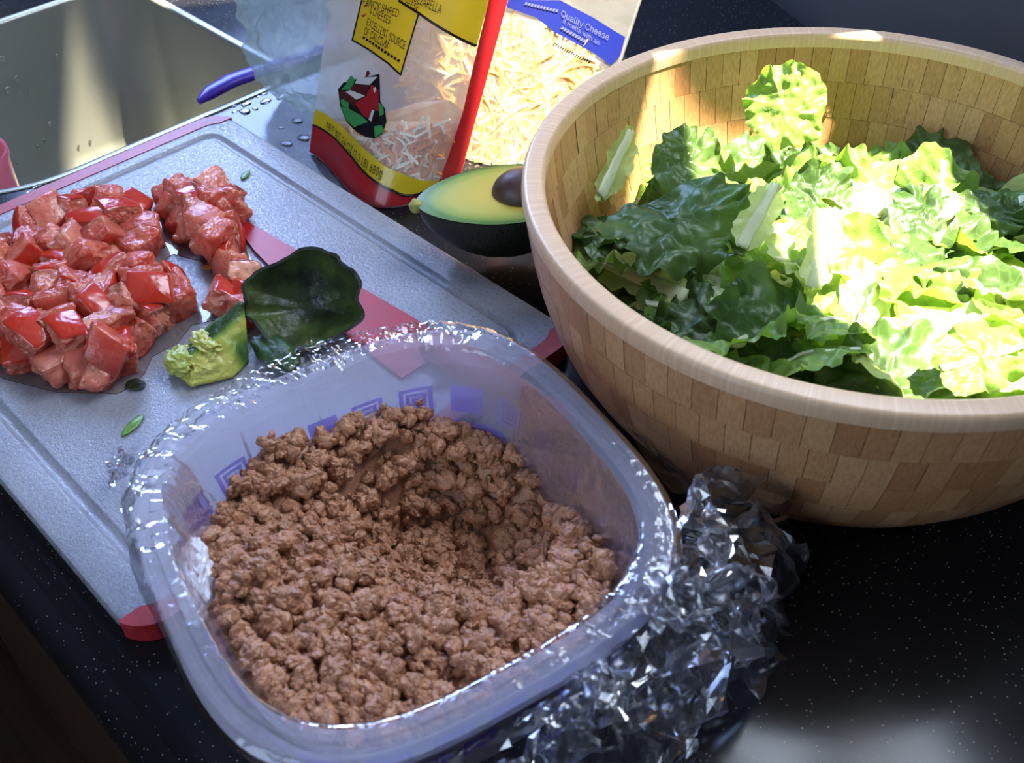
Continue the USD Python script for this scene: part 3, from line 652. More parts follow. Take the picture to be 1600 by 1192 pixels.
def shell(M, R, a0, a1, t0, t1, th, seed, mats, parent, names):
    """a piece of empty peel: part of an egg-shaped shell"""
    U, V = np.meshgrid(np.linspace(0, 1, 40), np.linspace(0, 1, 34), indexing='ij')
    wob = fbm(np.stack([U * 3, V * 0 + seed, V * 0], -1), 2, seed) * .12
    A = np.radians(a0 + (a1 - a0) * U); Tt = t0 + (t1 + wob - t0) * V
    rr = np.sin(np.pi * np.clip(Tt, 0, 1) ** .85) ** .7
    def at(th_):
        Pp = np.stack([R[0] * (1 - 2 * Tt), (R[1] - th_) * rr * np.cos(A), (R[2] - th_) * rr * np.sin(A)], -1)
        return Pp + (fbm(Pp * 120, 3, seed) * .003)[..., None]
    for th_, nm, m_, fl in ((0, names[0], mats[0], False), (th, names[1], mats[1], True)):
        Pp = at(th_).reshape(-1, 3) @ M[:3, :3].T + M[:3, 3]; Pp[:, 2] = np.maximum(Pp[:, 2], BZ + .0006 + th_ * .3)
        g = grid(Pp.reshape(40, 34, 3)); g.vertices = Pp
        part(parent, nm, trimesh.Trimesh(Pp, g.faces[:, ::-1] if fl else g.faces, process=False), m_, True)
pl = thing('avocado_peel', 'empty dark green avocado peel standing open beside the knife', 'avocado peel', (.44, -.245, BZ))
def cup(parent, C, ax, nrm_, a, b, d, th, seed):
    C, ax, nrm_ = (np.array(x, float) for x in (C, ax, nrm_)); ax /= np.linalg.norm(ax); nrm_ -= ax * (nrm_ @ ax); nrm_ /= np.linalg.norm(nrm_); m_ = np.cross(nrm_, ax)
    r_, ph = np.meshgrid(np.linspace(0, 1, 26), np.linspace(0, 2 * np.pi, 72, endpoint=False), indexing='ij')
    sqr = (np.abs(np.cos(ph - .5)) ** 2.8 + np.abs(np.sin(ph - .5)) ** 2.8) ** (-1 / 2.8)
    edge = sqr * (.97 + .5 * fbm(np.stack([np.cos(ph) * 1.7, np.sin(ph) * 1.7, ph * 0 + seed], -1), 4, seed))
    def surf(k):
        x, y = a * np.cos(ph) * r_ * edge * k, b * np.sin(ph) * r_ * edge * k * (1 + .22 * np.cos(ph))
        z = -d * k * (1 - np.clip(r_, 0, 1) ** 2.2) + fbm(np.stack([x * 70, y * 70, x * 0], -1), 3, seed) * .005
        return C + x[..., None] * ax + y[..., None] * m_ + z[..., None] * nrm_
    o, i_ = surf(1.0), surf(.94)
    for Q in (o, i_): Q[..., 2] = np.maximum(Q[..., 2], BZ + .0006)
    out = np.concatenate([o, i_[-1:]], 0)
    part(parent, 'outer_skin', grid(out.transpose(1, 0, 2), closed_u=True, flip=True), avo_skin, 50)
    part(parent, 'inner_skin', grid(i_.transpose(1, 0, 2), closed_u=True), peel2, True)
cup(pl, (.4215, -.2380, .0375), (-.73, -.68, 0), (-.45, .48, .75), .0355, .0275, .023, .002, 3)
lump = blob((.4165, -.2120, BZ + .0055), .011, .3, 2.2, 22, 3, (1.7, .9, .5)); raw_part(pl, 'clinging_flesh', lump.vertices, lump.faces, flesh2, np.full(len(lump.vertices), .82))

# ------------------------------------------------------------------ knife
knife_m = plain('red_coated_blade', lin(160, 28, 32), .36, specular_ior_level=.28)
kn = thing('kitchen_knife', 'red coated kitchen knife lying across the board with its tip under the tomatoes', 'knife', (.44, -.270, BZ))
blade = sg.Polygon([(.560, -.2735), (.553, -.2755), (.386, -.2885), (.352, -.2890), (.352, -.2500), (.40, -.2510), (.46, -.2545), (.51, -.2610), (.545, -.2690)])
bm = prism(blade, BZ + .0008, BZ + .0025); part(kn, 'blade', bm, knife_m, 30)
hd = []
for x, w, zc, hz in ((.362, .008, .0188, .006), (.357, .0105, .0190, .0072), (.33, .0112, .0195, .008), (.30, .0105, .020, .0078), (.27, .012, .0205, .0082), (.256, .0100, .0205, .0074), (.252, .005, .0205, .004)):
    a = np.linspace(0, 2 * np.pi, 20, endpoint=False); c_, s_ = np.cos(a), np.sin(a)
    hd.append(np.stack([np.full(20, x), -.2790 + w * np.sign(c_) * np.abs(c_) ** .8, zc + hz * np.sign(s_) * np.abs(s_) ** .8], 1))
h = loft(hd); h.fix_normals(); part(kn, 'handle', h, plain('red_handle', lin(150, 28, 34), .45))

# ------------------------------------------------------------------ tomatoes
tom_flesh = mat('tomato_flesh', {'tc': ('texture_coordinate', {}), 'oi': ('object_info', {}), 'n': ('noise_texture', dict(scale=95.0, detail=4)), 'ad': ('math', dict(math_type='multiply_add', value2=.35)), 'sb': ('math', dict(math_type='subtract', value2=.17)),
                                 'r': ('rgb_ramp', dict(ramp=[(0, lin(160, 44, 34)), (.28, lin(180, 66, 50)), (.52, lin(198, 96, 76)), (.78, lin(214, 130, 106)), (1, lin(226, 160, 134))])), 'bn': ('noise_texture', dict(scale=330.0, detail=4)), 'b': ('bump', dict(strength=.7, distance=.0016)),
                                 'p': ('principled_bsdf', dict(roughness=.3, subsurface_weight=.35, subsurface_scale=.005, subsurface_radius=(1, .3, .2), coat_weight=.25, coat_roughness=.08))},
                [('tc.object', 'n.vector'), ('tc.object', 'bn.vector'), ('oi.random', 'ad.value1'), ('n.fac', 'sb.value1'), ('sb.value', 'ad.value3'), ('ad.value', 'r.fac'), ('r.color', 'p.base_color'), ('bn.fac', 'b.height'), ('b.normal', 'p.normal')])
pale_flesh = noisy('pale_tomato_flesh', lin(226, 150, 120), lin(236, 176, 146), 60, .2, bump=.4, bscale=300)
protos = []
def tomato_mesh(k):
    R = np.random.default_rng(100 + k)
    s_ = np.array([R.uniform(.0082, .0122), R.uniform(.0060, .0095), R.uniform(.0052, .0085)])
    pts = [np.array(c) * s_ * R.uniform(.62, 1.05, 3) for c in np.ndindex(2, 2, 2) for c in [tuple(2 * np.array(c) - 1)]]
    t = hull_of(pts, .0019, .0014); n = t.vertex_normals; v = t.vertices
    up = np.clip((n[:, 2] - .45) / .3, 0, 1)
    d = fbm(v * 170 + k * 3.1, 3, k) * .0046 + fbm(v * 520 + k, 2, k) * .0016
    q = v + n * (d * (1 - .85 * up))[:, None]
    q[:, 2] += up * .0016 * (1 - (v[:, 0] / .012) ** 2 - (v[:, 1] / .010) ** 2)          # the skin side bulges
    return q, t.faces, (n[t.faces][:, :, 2] > .62).all(1), n
for k in range(14):
    protos.append(tomato_mesh(k))
has_skin = [k not in (2, 4, 5, 8, 9, 11, 12) for k in range(14)]
def poly_w(*q): return sg.Polygon(q)
# heap footprints on the board (metres)
main_heap = sg.Polygon([(.620, -.108), (.627, -.150), (.625, -.180), (.630, -.210), (.618, -.236), (.588, -.232), (.566, -.222), (.556, -.205), (.556, -.190), (.530, -.205), (.508, -.208), (.486, -.196), (.476, -.178), (.476, -.160), (.466, -.150), (.462, -.136), (.485, -.115), (.515, -.100), (.55, -.092)])
side_heap = sg.Polygon([(.600, -.250), (.597, -.268), (.574, -.284), (.546, -.272), (.530, -.258), (.505, -.246), (.494, -.236), (.505, -.228), (.530, -.232), (.552, -.240), (.575, -.240)])
skinned = {}
def tomato(label, group, x, y, z, k, R, tilt=25, s=1.0, pale=False, up=None):
    key = (k, pale)
    M = TRS((x, y, z), R.uniform(-tilt, tilt) if up is None else up, R.uniform(-tilt, tilt), R.uniform(0, 360), s)
    if key not in skinned:
        t = thing('tomato_piece', label, 'tomato', (0, 0, 0), group)
        p_, f, fs, n = protos[k]
        part(t, 'flesh', trimesh.Trimesh(p_, f, process=False), pale_flesh if pale else tom_flesh, True)
        if has_skin[k]:
            m = trimesh.Trimesh(p_ + n * .0004, f[fs], process=False); m.remove_unreferenced_vertices()
            part(t, 'skin', m, tomato_skin_m, True, label='shiny red skin')
        place(t, M); skinned[key] = t; SRCNAME[t.GetName()] = 'tomato_piece'
        return t
    return copy(skinned[key], M, label, group)
def poisson(poly, n, dmin, R):
    pts = []; x0, y0, x1, y1 = poly.bounds
    for _ in range(20000):
        q = (R.uniform(x0, x1), R.uniform(y0, y1))
        if poly.contains(sg.Point(q)) and all((q[0] - a) ** 2 + (q[1] - b) ** 2 > dmin ** 2 for a, b in pts):
            pts.append(q)
            if len(pts) >= n: break
    return pts
Rt = np.random.default_rng(55)
def zone(x, y, xs, ys):
    a = 'sink side' if x > xs[1] else 'container side' if x < xs[0] else 'middle'
    b = 'front-edge side' if y > ys[1] else 'bag side' if y < ys[0] else 'middle'
    return 'the middle' if a == b == 'middle' else f'the {a}' if b == 'middle' else f'the {b}' if a == 'middle' else f'the {a[:-5]}and-{b[:-5]}corner'
for heap, hn, grp, n0, n1, xs, ys in ((main_heap, 'main heap', 'diced tomato in the main heap', 58, 40, (.515, .580), (-.185, -.135)), (side_heap, 'small heap', 'diced tomato in the small heap by the knife', 15, 10, (.525, .57), (-.262, -.245))):
    for lay, (n_, dm, buf) in enumerate(((n0, .0116, .004), (n1, .0128, .010))):
        for x, y in poisson(heap.buffer(-buf), n_, dm, Rt):
            k = int(Rt.integers(14)); up = Rt.choice([0, 0, 60, 90, 150, -70] if not lay else [0, 0, 30, 70, 90, -60])
            look_ = ('red-skinned' if abs(up) < 80 else 'flesh-side-up') if has_skin[k] else 'skinless'
            z = BZ + .0078 if not lay else BZ + .0185 + Rt.uniform(-.002, .002)
            tomato(f'{look_} tomato dice {"atop" if lay else "low in"} the {hn}, at {zone(x, y, xs, ys)}', grp, x, y, z, k, Rt, 40, Rt.uniform(.85, 1.2), up=up)
tomato('pale peach-coloured tomato piece at the front of the small heap by the knife', None, .482, -.2365, BZ + .012, 3, Rt, 15, 1.0, pale=True, up=60)
for x, y, l_ in ((.470, -.226, 'tomato dice nearest the knife between avocado end and avocado peel'), (.4585, -.2200, 'tomato dice nearest the avocado peel, behind the tip of the avocado end'), (.479, -.217, 'tomato dice nearest the main heap behind the avocado end')):
    tomato(l_, None, x, y, BZ + .0075, int(Rt.integers(14)), Rt, 40, .9)
juice_m = mat('tomato_juice', {'p': ('principled_bsdf', dict(base_color=(.93, .86, .80), roughness=.05, transmission_weight=1.0, ior=1.33))})
jp = unary_union([main_heap.buffer(.006), side_heap.buffer(.008), sg.Polygon([(.556, -.19), (.60, -.235), (.58, -.25), (.54, -.236), (.50, -.232), (.47, -.21), (.48, -.19)])]).difference(sg.Polygon([(.538, -.208), (.545, -.222), (.528, -.229), (.500, -.226), (.486, -.212), (.494, -.206), (.51, -.216)]).buffer(.003)).buffer(-.003).buffer(.003).simplify(.0005)
solo('juice_puddle', prism(jp, BZ + .0001, BZ + .0005), juice_m, 'thin pinkish tomato juice puddle on the board around the diced tomatoes', 'juice')
green_bit = noisy('green_scrap', lin(70, 110, 40), lin(110, 150, 60), 200, .35)
def scrap(x, y, L, W, ang, m_, label, nm='avocado_scrap', cat='scrap', h=.002):
    b = blob((0, 0, 0), 1, .2, 1.5, int(x * 1e4), 3, (L / 2, W / 2, h / 2)); b.apply_transform(TRS((x, y, BZ + h * .5), rz=ang)); b.vertices[:, 2] = np.maximum(b.vertices[:, 2], BZ + .0002)
    solo(nm, b, m_, label, cat)
scrap(.428, -.126, .017, .006, -70, green_bit, 'small green avocado scrap alone on the board left of the container')
scrap(.4555, -.1435, .012, .009, 20, avo_skin, 'small dark avocado peel chip in front of the avocado end')
scrap(.592, -.309, .012, .005, -60, green_bit, 'small green scrap near the far edge of the board below the bag')
seed_m = plain('tomato_seed', lin(206, 160, 90), .3)
for i, (x, y, l) in enumerate(((.595, -.2700, 'lone tomato seed on the wet board behind the small tomato heap'), (.612, -.250, 'tomato seed at the far edge of the main tomato heap'), (.519, -.232, 'tomato seed in the juice between the two tomato heaps'))):
    scrap(x, y, .008, .006, 30 * i, seed_m, l, 'tomato_seed', 'seed', .0015)

# ------------------------------------------------------------------ plastic container
CC = np.array([.2313, -.1549, 0]); CA = -.2364
def sup(a, z, n=160, e=3.2, c=CC):
    th = np.linspace(0, 2 * np.pi, n, endpoint=False); c_, s_ = np.cos(th), np.sin(th)
    r = a / (np.abs(c_) ** e + np.abs(s_) ** e) ** (1 / e)
    x, y = r * c_, r * s_
    return np.stack([c[0] + math.cos(CA) * x - math.sin(CA) * y, c[1] + math.sin(CA) * x + math.cos(CA) * y, np.full(n, z)], 1)
def sup_pt(a, th, z, e=3.2):
    th, a, z = np.broadcast_arrays(np.asarray(th, float), np.asarray(a, float), np.asarray(z, float))
    c_, s_ = np.cos(th), np.sin(th); r = a / (np.abs(c_) ** e + np.abs(s_) ** e) ** (1 / e)
    x, y = r * c_, r * s_
    return np.stack([CC[0] + math.cos(CA) * x - math.sin(CA) * y, CC[1] + math.sin(CA) * x + math.cos(CA) * y, z], -1)
poly_m = mat('cloudy_polypropylene', {'t': ('transparent_bsdf', dict(color=(.97, .97, 1.0))), 'p': ('principled_bsdf', dict(base_color=lin(214, 212, 226), roughness=.18)), 'tl': ('translucent_bsdf', dict(color=lin(214, 212, 226))), 'a': ('mix_closure', dict(fac=.45)), 'x': ('mix_closure', dict(fac=.34))},
              [('p.BSDF', 'a.closure1'), ('tl.BSDF', 'a.closure2'), ('t.BSDF', 'x.closure1'), ('a.closure', 'x.closure2')], 'x.closure')
cn = thing('food_container', 'cloudy square plastic food container full of browned ground meat', 'container', CC)
prof = [(.064, .0), (.0715, .0015), (.0745, .006), (.0868, .070), (.0885, .0735), (.0940, .0745), (.0972, .0765), (.0980, .080), (.0978, .0855), (.0965, .0872), (.0945, .0872), (.0935, .0862), (.0915, .0862), (.0905, .0872), (.0870, .0868), (.0852, .0845)]
part(cn, 'outer_wall', loft([sup(a, z) for a, z in prof], cap1=False), poly_m, 40)
profi = [(.062, .004), (.0690, .0045), (.0720, .009), (.0838, .070), (.0846, .080), (.0852, .0845)]
inn = loft([sup(a, z) for a, z in profi], cap1=False); inn.invert()
part(cn, 'inner_wall', inn, poly_m, 40)
pur = mat('purple_print', {'t': ('transparent_bsdf', dict(color=(.75, .6, .95))), 'p': ('principled_bsdf', dict(base_color=lin(104, 62, 214), roughness=.3)), 'tl': ('translucent_bsdf', dict(color=lin(120, 76, 230))), 'a': ('mix_closure', dict(fac=.5)), 'x': ('mix_closure', dict(fac=.85))},
          [('p.BSDF', 'a.closure1'), ('tl.BSDF', 'a.closure2'), ('t.BSDF', 'x.closure1'), ('a.closure', 'x.closure2')], 'x.closure')
def wall_patch(poly, th0, z0):
    v, f = trimesh.creation.triangulate_polygon(poly, engine='earcut'); v, f = trimesh.remesh.subdivide_to_size(np.c_[v, np.zeros(len(v))], f, .004, max_iter=6)
    z = z0 + v[:, 1]; a = np.interp(z, [.006, .070], [.0745, .0868]) + .0003
    m = trimesh.Trimesh(sup_pt(a, th0 + v[:, 0] / .083, z), f, process=False)
    if (m.face_normals * (m.triangles_center - CC)).sum(1).mean() < 0: m.invert()
    return m
for row, (z0, n, off) in enumerate(((.055, 24, 0.0), (.036, 24, .5))):
    for k in range(n):
        th0 = (k + off) * 2 * np.pi / n; s = .0072
        sq = unary_union([sg.box(-s, -s, s, s).difference(sg.box(-s * .74, -s * .74, s * .74, s * .74)), sg.box(-s * .6, -s * .6, s * .6, s * .6).difference(sg.box(-s * .38, -s * .38, s * .38, s * .38)), sg.box(-s * .25, -s * .25, s * .25, s * .25)])
        sq = sq if (k + row) % 3 else sg.box(-s, -s, s, s)
        gs = getattr(sq, 'geoms', [sq])
        part(cn, 'printed_square', trimesh.util.concatenate([wall_patch(q, th0, z0) for q in gs]), pur, False)

# ------------------------------------------------------------------ ground meat
meat_m = mat('browned_meat', {'tc': ('texture_coordinate', {}), 'g': ('geometry', {}), 'n': ('noise_texture', dict(scale=120.0, detail=5, roughness=.65)), 'ad': ('math', dict(math_type='multiply_add', value2=.45)), 'sb': ('math', dict(math_type='subtract', value2=.22)),
                              'r': ('rgb_ramp', dict(ramp=[(0, lin(134, 86, 58)), (.35, lin(178, 124, 90)), (.6, lin(206, 154, 116)), (.82, lin(222, 176, 138)), (1, lin(234, 196, 162))])), 'bn': ('noise_texture', dict(scale=900.0, detail=3)), 'b': ('bump', dict(strength=.5, distance=.0008)),
                              'p': ('principled_bsdf', dict(roughness=.36))},
             [('tc.object', 'n.vector'), ('tc.object', 'bn.vector'), ('g.random_per_island', 'ad.value1'), ('n.fac', 'sb.value1'), ('sb.value', 'ad.value3'), ('ad.value', 'r.fac'), ('r.color', 'p.base_color'), ('bn.fac', 'b.height'), ('b.normal', 'p.normal')])
def meat_h(x, y):
    """height of the heap: banks along the left and near sides, a hollow right of the middle"""
    h = np.full(np.shape(x), .052)
    g = lambda cx, cy, s, a: a * np.exp(-((x - cx) ** 2 + (y - cy) ** 2) / (2 * s * s))
    h = h + g(.314, -.150, .017, .020) + g(.302, -.198, .016, .018) + g(.262, -.232, .018, .008) + g(.22, -.085, .03, .010) + g(.27, -.105, .025, .010) + g(.178, -.205, .014, .012) + g(.165, -.17, .015, .004)
    h = h - g(.243, -.188, .028, .044) - g(.262, -.178, .016, .014) - g(.205, -.195, .016, .012)
    return np.maximum(h, .013)
def meat_inside(x, y, pad):
    dx, dy = x - CC[0], y - CC[1]; a = np.abs(math.cos(CA) * dx + math.sin(CA) * dy); b = np.abs(-math.sin(CA) * dx + math.cos(CA) * dy)
    return (a ** 3.2 + b ** 3.2) ** (1 / 3.2) < pad
Rm = np.random.default_rng(5); ms_v, ms_f = [], []; cnt = 0
lumps = []
for k in range(12):
    sp = trimesh.creation.icosphere(3, 1.0); n = sp.vertices
    d = 1 + 1.0 * fbm(n * 1.5 + k * 4, 3, k) + .5 * np.abs(fbm(n * 3.6 + k, 2, k + 20)) + .18 * fbm(n * 8 + k, 2, k + 40)
    lumps.append((n * d[:, None] * np.array([1.25, .95, .8]), sp.faces))
small = []
for k in range(6):
    sp = trimesh.creation.icosphere(1, 1.0); n = sp.vertices; small.append((n * (1 + .8 * fbm(n * 1.5 + k * 3, 2, k))[:, None] * np.array([1.2, .95, .8]), sp.faces))
def put(lib, x, y, z, r):
    global cnt
    p_, f = lib[Rm.integers(len(lib))]; q = p_ * r @ trimesh.transformations.random_rotation_matrix(Rm.random(3))[:3, :3].T + np.array([x, y, z])
    ms_v.append(q); ms_f.append(f + cnt); cnt += len(q)
mt = thing('ground_meat', 'browned crumbled ground meat heaped in the plastic container, hollowed on the right', 'meat', CC + np.array([0, 0, .005]), kind='stuff')
def ok_at(x, y, z, r): return meat_inside(x, y, np.interp(z, [.006, .07], [.0695, .0815]) - r)
n_put = 0; spots = poisson(sg.Polygon(sup(.080, 0)[:, :2]), 150, .0098, Rm)
for (x, y) in spots:                                   # clumps of several crumbles
    h = float(meat_h(x, y)); R_ = Rm.uniform(.004, .0085); top = h + Rm.uniform(-.004, .004)
    for _ in range(int(8 + R_ * 1900)):
        d = Rm.normal(size=3); d /= np.linalg.norm(d); d[2] = abs(d[2]) * .9 - .1; rr_ = R_ * Rm.uniform(.6, 1.0); q = np.array([x, y, top - R_ * .35]) + d * rr_ * np.array([1.1, 1.1, .8]); r = Rm.uniform(.0015, .0036)
        if q[2] < float(meat_h(q[0], q[1])) + .0075 and ok_at(q[0], q[1], q[2], r * 1.2): put(lumps, *q, r); n_put += 1
while n_put < 3600:
    x, y = CC[0] + Rm.uniform(-.1, .1), CC[1] + Rm.uniform(-.1, .1); h = float(meat_h(x, y)); r = Rm.uniform(.0012, .0034)
    if ok_at(x, y, h, r * 1.2): put(lumps, x, y, h - Rm.random() * .004, r); n_put += 1
n_put = 0
while n_put < 5200:
    b = ms_v[Rm.integers(len(ms_v))]
    if len(b) < 100: continue
    c_ = b.mean(0); k_ = b[Rm.integers(len(b))]
    if k_[2] < c_[2] - .0005 or not ok_at(k_[0], k_[1], k_[2], .001): continue
    put(small, *k_, Rm.uniform(.00045, .0010)); n_put += 1
part(mt, 'crumbles', trimesh.Trimesh(np.vstack(ms_v), np.vstack(ms_f), process=False), meat_m, True, kind='stuff')
th, rr = np.meshgrid(np.linspace(0, 2 * np.pi, 121)[:-1], np.linspace(0, 1, 40), indexing='ij')
P0 = sup_pt(.078 * rr, th, 0.0); Hh = meat_h(P0[..., 0], P0[..., 1]) - .005; pad = np.interp(Hh, [.006, .07], [.0695, .0815]); P0 = sup_pt(pad * rr, th, 0.0)
P0[..., 2] = meat_h(P0[..., 0], P0[..., 1]) - .005 + fbm(P0 * 120, 3, 6) * .006
bot = np.stack([sup_pt(.066, th[:, 0], .0062)], 1); P0 = np.concatenate([P0, bot], 1)
part(mt, 'packed_meat', grid(P0[:, ::-1], closed_u=True), meat_m, True)

# ------------------------------------------------------------------ plastic wrap
wrap_m = mat('cling_film', {'lw': ('layer_weight', dict(blend=.22)), 'mr': ('map_range', dict(from_min=0.0, from_max=1.0, to_min=.035, to_max=.55)), 't': ('transparent_bsdf', dict(color=(.985, .985, .99))), 'g': ('glossy_bsdf', dict(color=(.95, .96, 1.0), roughness=.07)),
                            'tc': ('texture_coordinate', {}), 'n': ('noise_texture', dict(scale=160.0, detail=3)), 'b': ('bump', dict(strength=.4, distance=.002)), 'x': ('mix_closure', {})},
             [('tc.object', 'n.vector'), ('n.fac', 'b.height'), ('b.normal', 'g.normal'), ('lw.fresnel', 'mr.value'), ('mr.result', 'x.fac'), ('t.BSDF', 'x.closure1'), ('g.BSDF', 'x.closure2')], 'x.closure')
wp = thing('plastic_wrap', 'crinkled clear cling film draped over the container rim with a crumpled clump at its right', 'plastic wrap', CC)
def ridged(q, o=3, seed=0):
    return sum(.5 ** k * (1 - 2 * np.abs(2 * meshkit.noise(q * 2 ** k, seed + k) - 1)) for k in range(o))
nth, ns = 420, 46
TH, SS = np.meshgrid(np.linspace(0, 2 * np.pi, nth, endpoint=False), np.linspace(0, 1, ns), indexing='ij')
deg = np.degrees(TH) % 360
def bump_at(c, w): d = (deg - c + 180) % 360 - 180; return np.exp(-(d / w) ** 2)
wild = np.clip(bump_at(25, 34) + bump_at(338, 26) + .8 * bump_at(60, 20) + .6 * bump_at(208, 22) + .2 * bump_at(185, 20), 0, 1.2)
calm = .06 + .94 * np.clip(wild, 0, 1) ** 1.5
key_s = np.array([0, .16, .34, .46, .54, .66, .76, .86, 1.0])
ka = np.array([.0728, .0768, .0806, .0846, .0905, .0965, .0995, .1005, .1010])
kz = np.array([.040, .055, .070, .0876, .0884, .0884, .0860, .0795, .0730])
tail = .25 + .9 * bump_at(10, 50) + .6 * bump_at(330, 30) + .9 * bump_at(200, 40)
sx = np.where(SS < .76, SS, .76 + (SS - .76) * np.clip(tail, .15, 1.2))
inn_s = .30 + .30 * np.sin(TH * 3 + 1) * .3
A = np.interp(sx, key_s, ka); Z = np.interp(sx, key_s, kz)
lift = np.clip(SS - .66, 0, 1) / .34 * (bump_at(8, 26) * .016 + bump_at(345, 18) * .010 + bump_at(318, 14) * .004); Z = Z + lift; A = A + np.clip(SS - .66, 0, 1) / .34 * (bump_at(8, 26) * .004)
wt = TH + .10 * meshkit.noise(np.stack([np.cos(TH) * 9, np.sin(TH) * 9, SS * 3], -1), 17); q = np.stack([np.cos(wt) * 14, np.sin(wt) * 14, SS * 2.6], -1)
cr = ridged(q * np.array([1, 1, .55]), 3, 3); cr2 = ridged(q * 2.6 + 9, 2, 8)
mask = np.clip(meshkit.noise(np.stack([np.cos(TH) * 5, np.sin(TH) * 5, SS * 2 + 3], -1), 12) * 2.2 - .5, .05, 1.3)
amp = mask * calm * np.where((SS > .5) & (SS < .72), .0008, .0026)
A = A + np.maximum(cr, -.15) * amp * np.where(SS < .5, -.9, .75); Z = Z + np.abs(cr2) * calm * .0016 + np.where((SS > .48) & (SS < .72), np.maximum(cr, 0) * .0022 * calm, 0)
Pw = sup_pt(A, TH, Z)
sel_bot = np.clip((.5 - SS) * 4, 0, 1) * .0
m = grid(Pw, closed_u=True)
part(wp, 'lining_film', m, wrap_m, 25)
def sheet(corners, nu, nv, amp, sc, seed, sag=.0, rough=1.0):
    """crumpled free sheet between four 3D corners (a-b edge at the rim, d-c edge outside)"""
    a, b, c, d = (np.array(x, float) for x in corners); U, V = np.meshgrid(np.linspace(0, 1, nu), np.linspace(0, 1, nv), indexing='ij'); U_, V_ = U[..., None], V[..., None]
    P_ = (a * (1 - U_) + b * U_) * (1 - V_) + (d * (1 - U_) + c * U_) * V_
    q = np.stack([U * sc, V * sc * 1.1, np.zeros_like(U)], -1); k = np.clip(V * 4, .25, 1)
    D = np.stack([ridged(q * .8, 3, seed), ridged(q * .8 + 7, 3, seed + 5), ridged(q * .7 + 13, 3, seed + 9)], -1)
    P_ = P_ + D * amp * k[..., None] * np.array([.8, .8, 1.0]) + np.array([0, 0, 1.0]) * (np.sin(V * np.pi) * sag)[..., None]
    edge = fbm(np.stack([U * 6, U * 0, U * 0], -1), 3, seed + 2); P_ = P_ + ((d - a) * .25)[None, None] * (edge * V ** 2)[..., None]
    P_[..., 2] = np.maximum(P_[..., 2], .0008 + .0006 * (seed % 3))
    return grid(P_)
clump_m = mat('bunched_cling_film', {'lw': ('layer_weight', dict(blend=.3)), 'mr': ('map_range', dict(from_min=0.0, from_max=1.0, to_min=.16, to_max=.95)), 't': ('transparent_bsdf', dict(color=(.97, .97, .98))), 'g': ('glossy_bsdf', dict(color=(1, 1, 1), roughness=.13)), 'd': ('translucent_bsdf', dict(color=(.85, .85, .95))), 'gd': ('mix_closure', dict(fac=.07)), 'x': ('mix_closure', {})},
             [('lw.fresnel', 'mr.value'), ('mr.result', 'x.fac'), ('t.BSDF', 'x.closure1'), ('g.BSDF', 'gd.closure1'), ('d.BSDF', 'gd.closure2'), ('gd.closure', 'x.closure2')], 'x.closure')
clump = [sheet(((.150, -.232, .084), (.130, -.180, .083), (.092, -.236, .020), (.135, -.312, .022)), 38, 32, .012, 3.6, 3, .018),
         sheet(((.140, -.215, .080), (.129, -.150, .082), (.097, -.175, .010), (.098, -.272, .012)), 40, 32, .013, 4.0, 11, .014),
         sheet(((.133, -.195, .070), (.130, -.130, .075), (.106, -.140, .004), (.096, -.240, .006)), 38, 32, .012, 4.2, 21, .010),
         sheet(((.128, -.150, .078), (.150, -.078, .078), (.122, -.075, .001), (.102, -.165, .001)), 32, 28, .008, 3.8, 31, .004)]
part(wp, 'crumpled_clump', join(*clump), clump_m, False, label='shiny crumpled clump of film on the countertop')
part(wp, 'loose_flap', join(sheet(((.212, -.262, .080), (.160, -.240, .082), (.138, -.290, .016), (.174, -.286, .016)), 40, 40, .0030, 2.4, 41, .008)), wrap_m, 40)
part(wp, 'twisted_tail', join(sheet(((.345, -.105, .080), (.338, -.085, .080), (.398, -.098, .0165), (.414, -.112, .0165)), 40, 50, .0030, 5.0, 51, -.010)), wrap_m, 25, label='twisted tail of film touching the cutting board')
tissue_m = noisy('bunched_film', lin(206, 202, 214), lin(222, 220, 230), 120, .35, bump=.4, bscale=400, subsurface_weight=.1)
bt = trimesh.creation.icosphere(5, 1.0); q = bt.vertices
pw = sup_pt(.0815, math.radians(70), .060)
q2 = q * np.array([.006, .020, .011]); q2 = q2 + q * (np.abs(fbm(q * 3.4, 4, 77)) * .008)[:, None]
q2 = q2 @ rot([0, 0, 1], 58)[:3, :3].T + pw
part(wp, 'bunched_film', trimesh.Trimesh(q2, bt.faces, process=False), tissue_m, True, label='whitish bunched film inside the left rim')
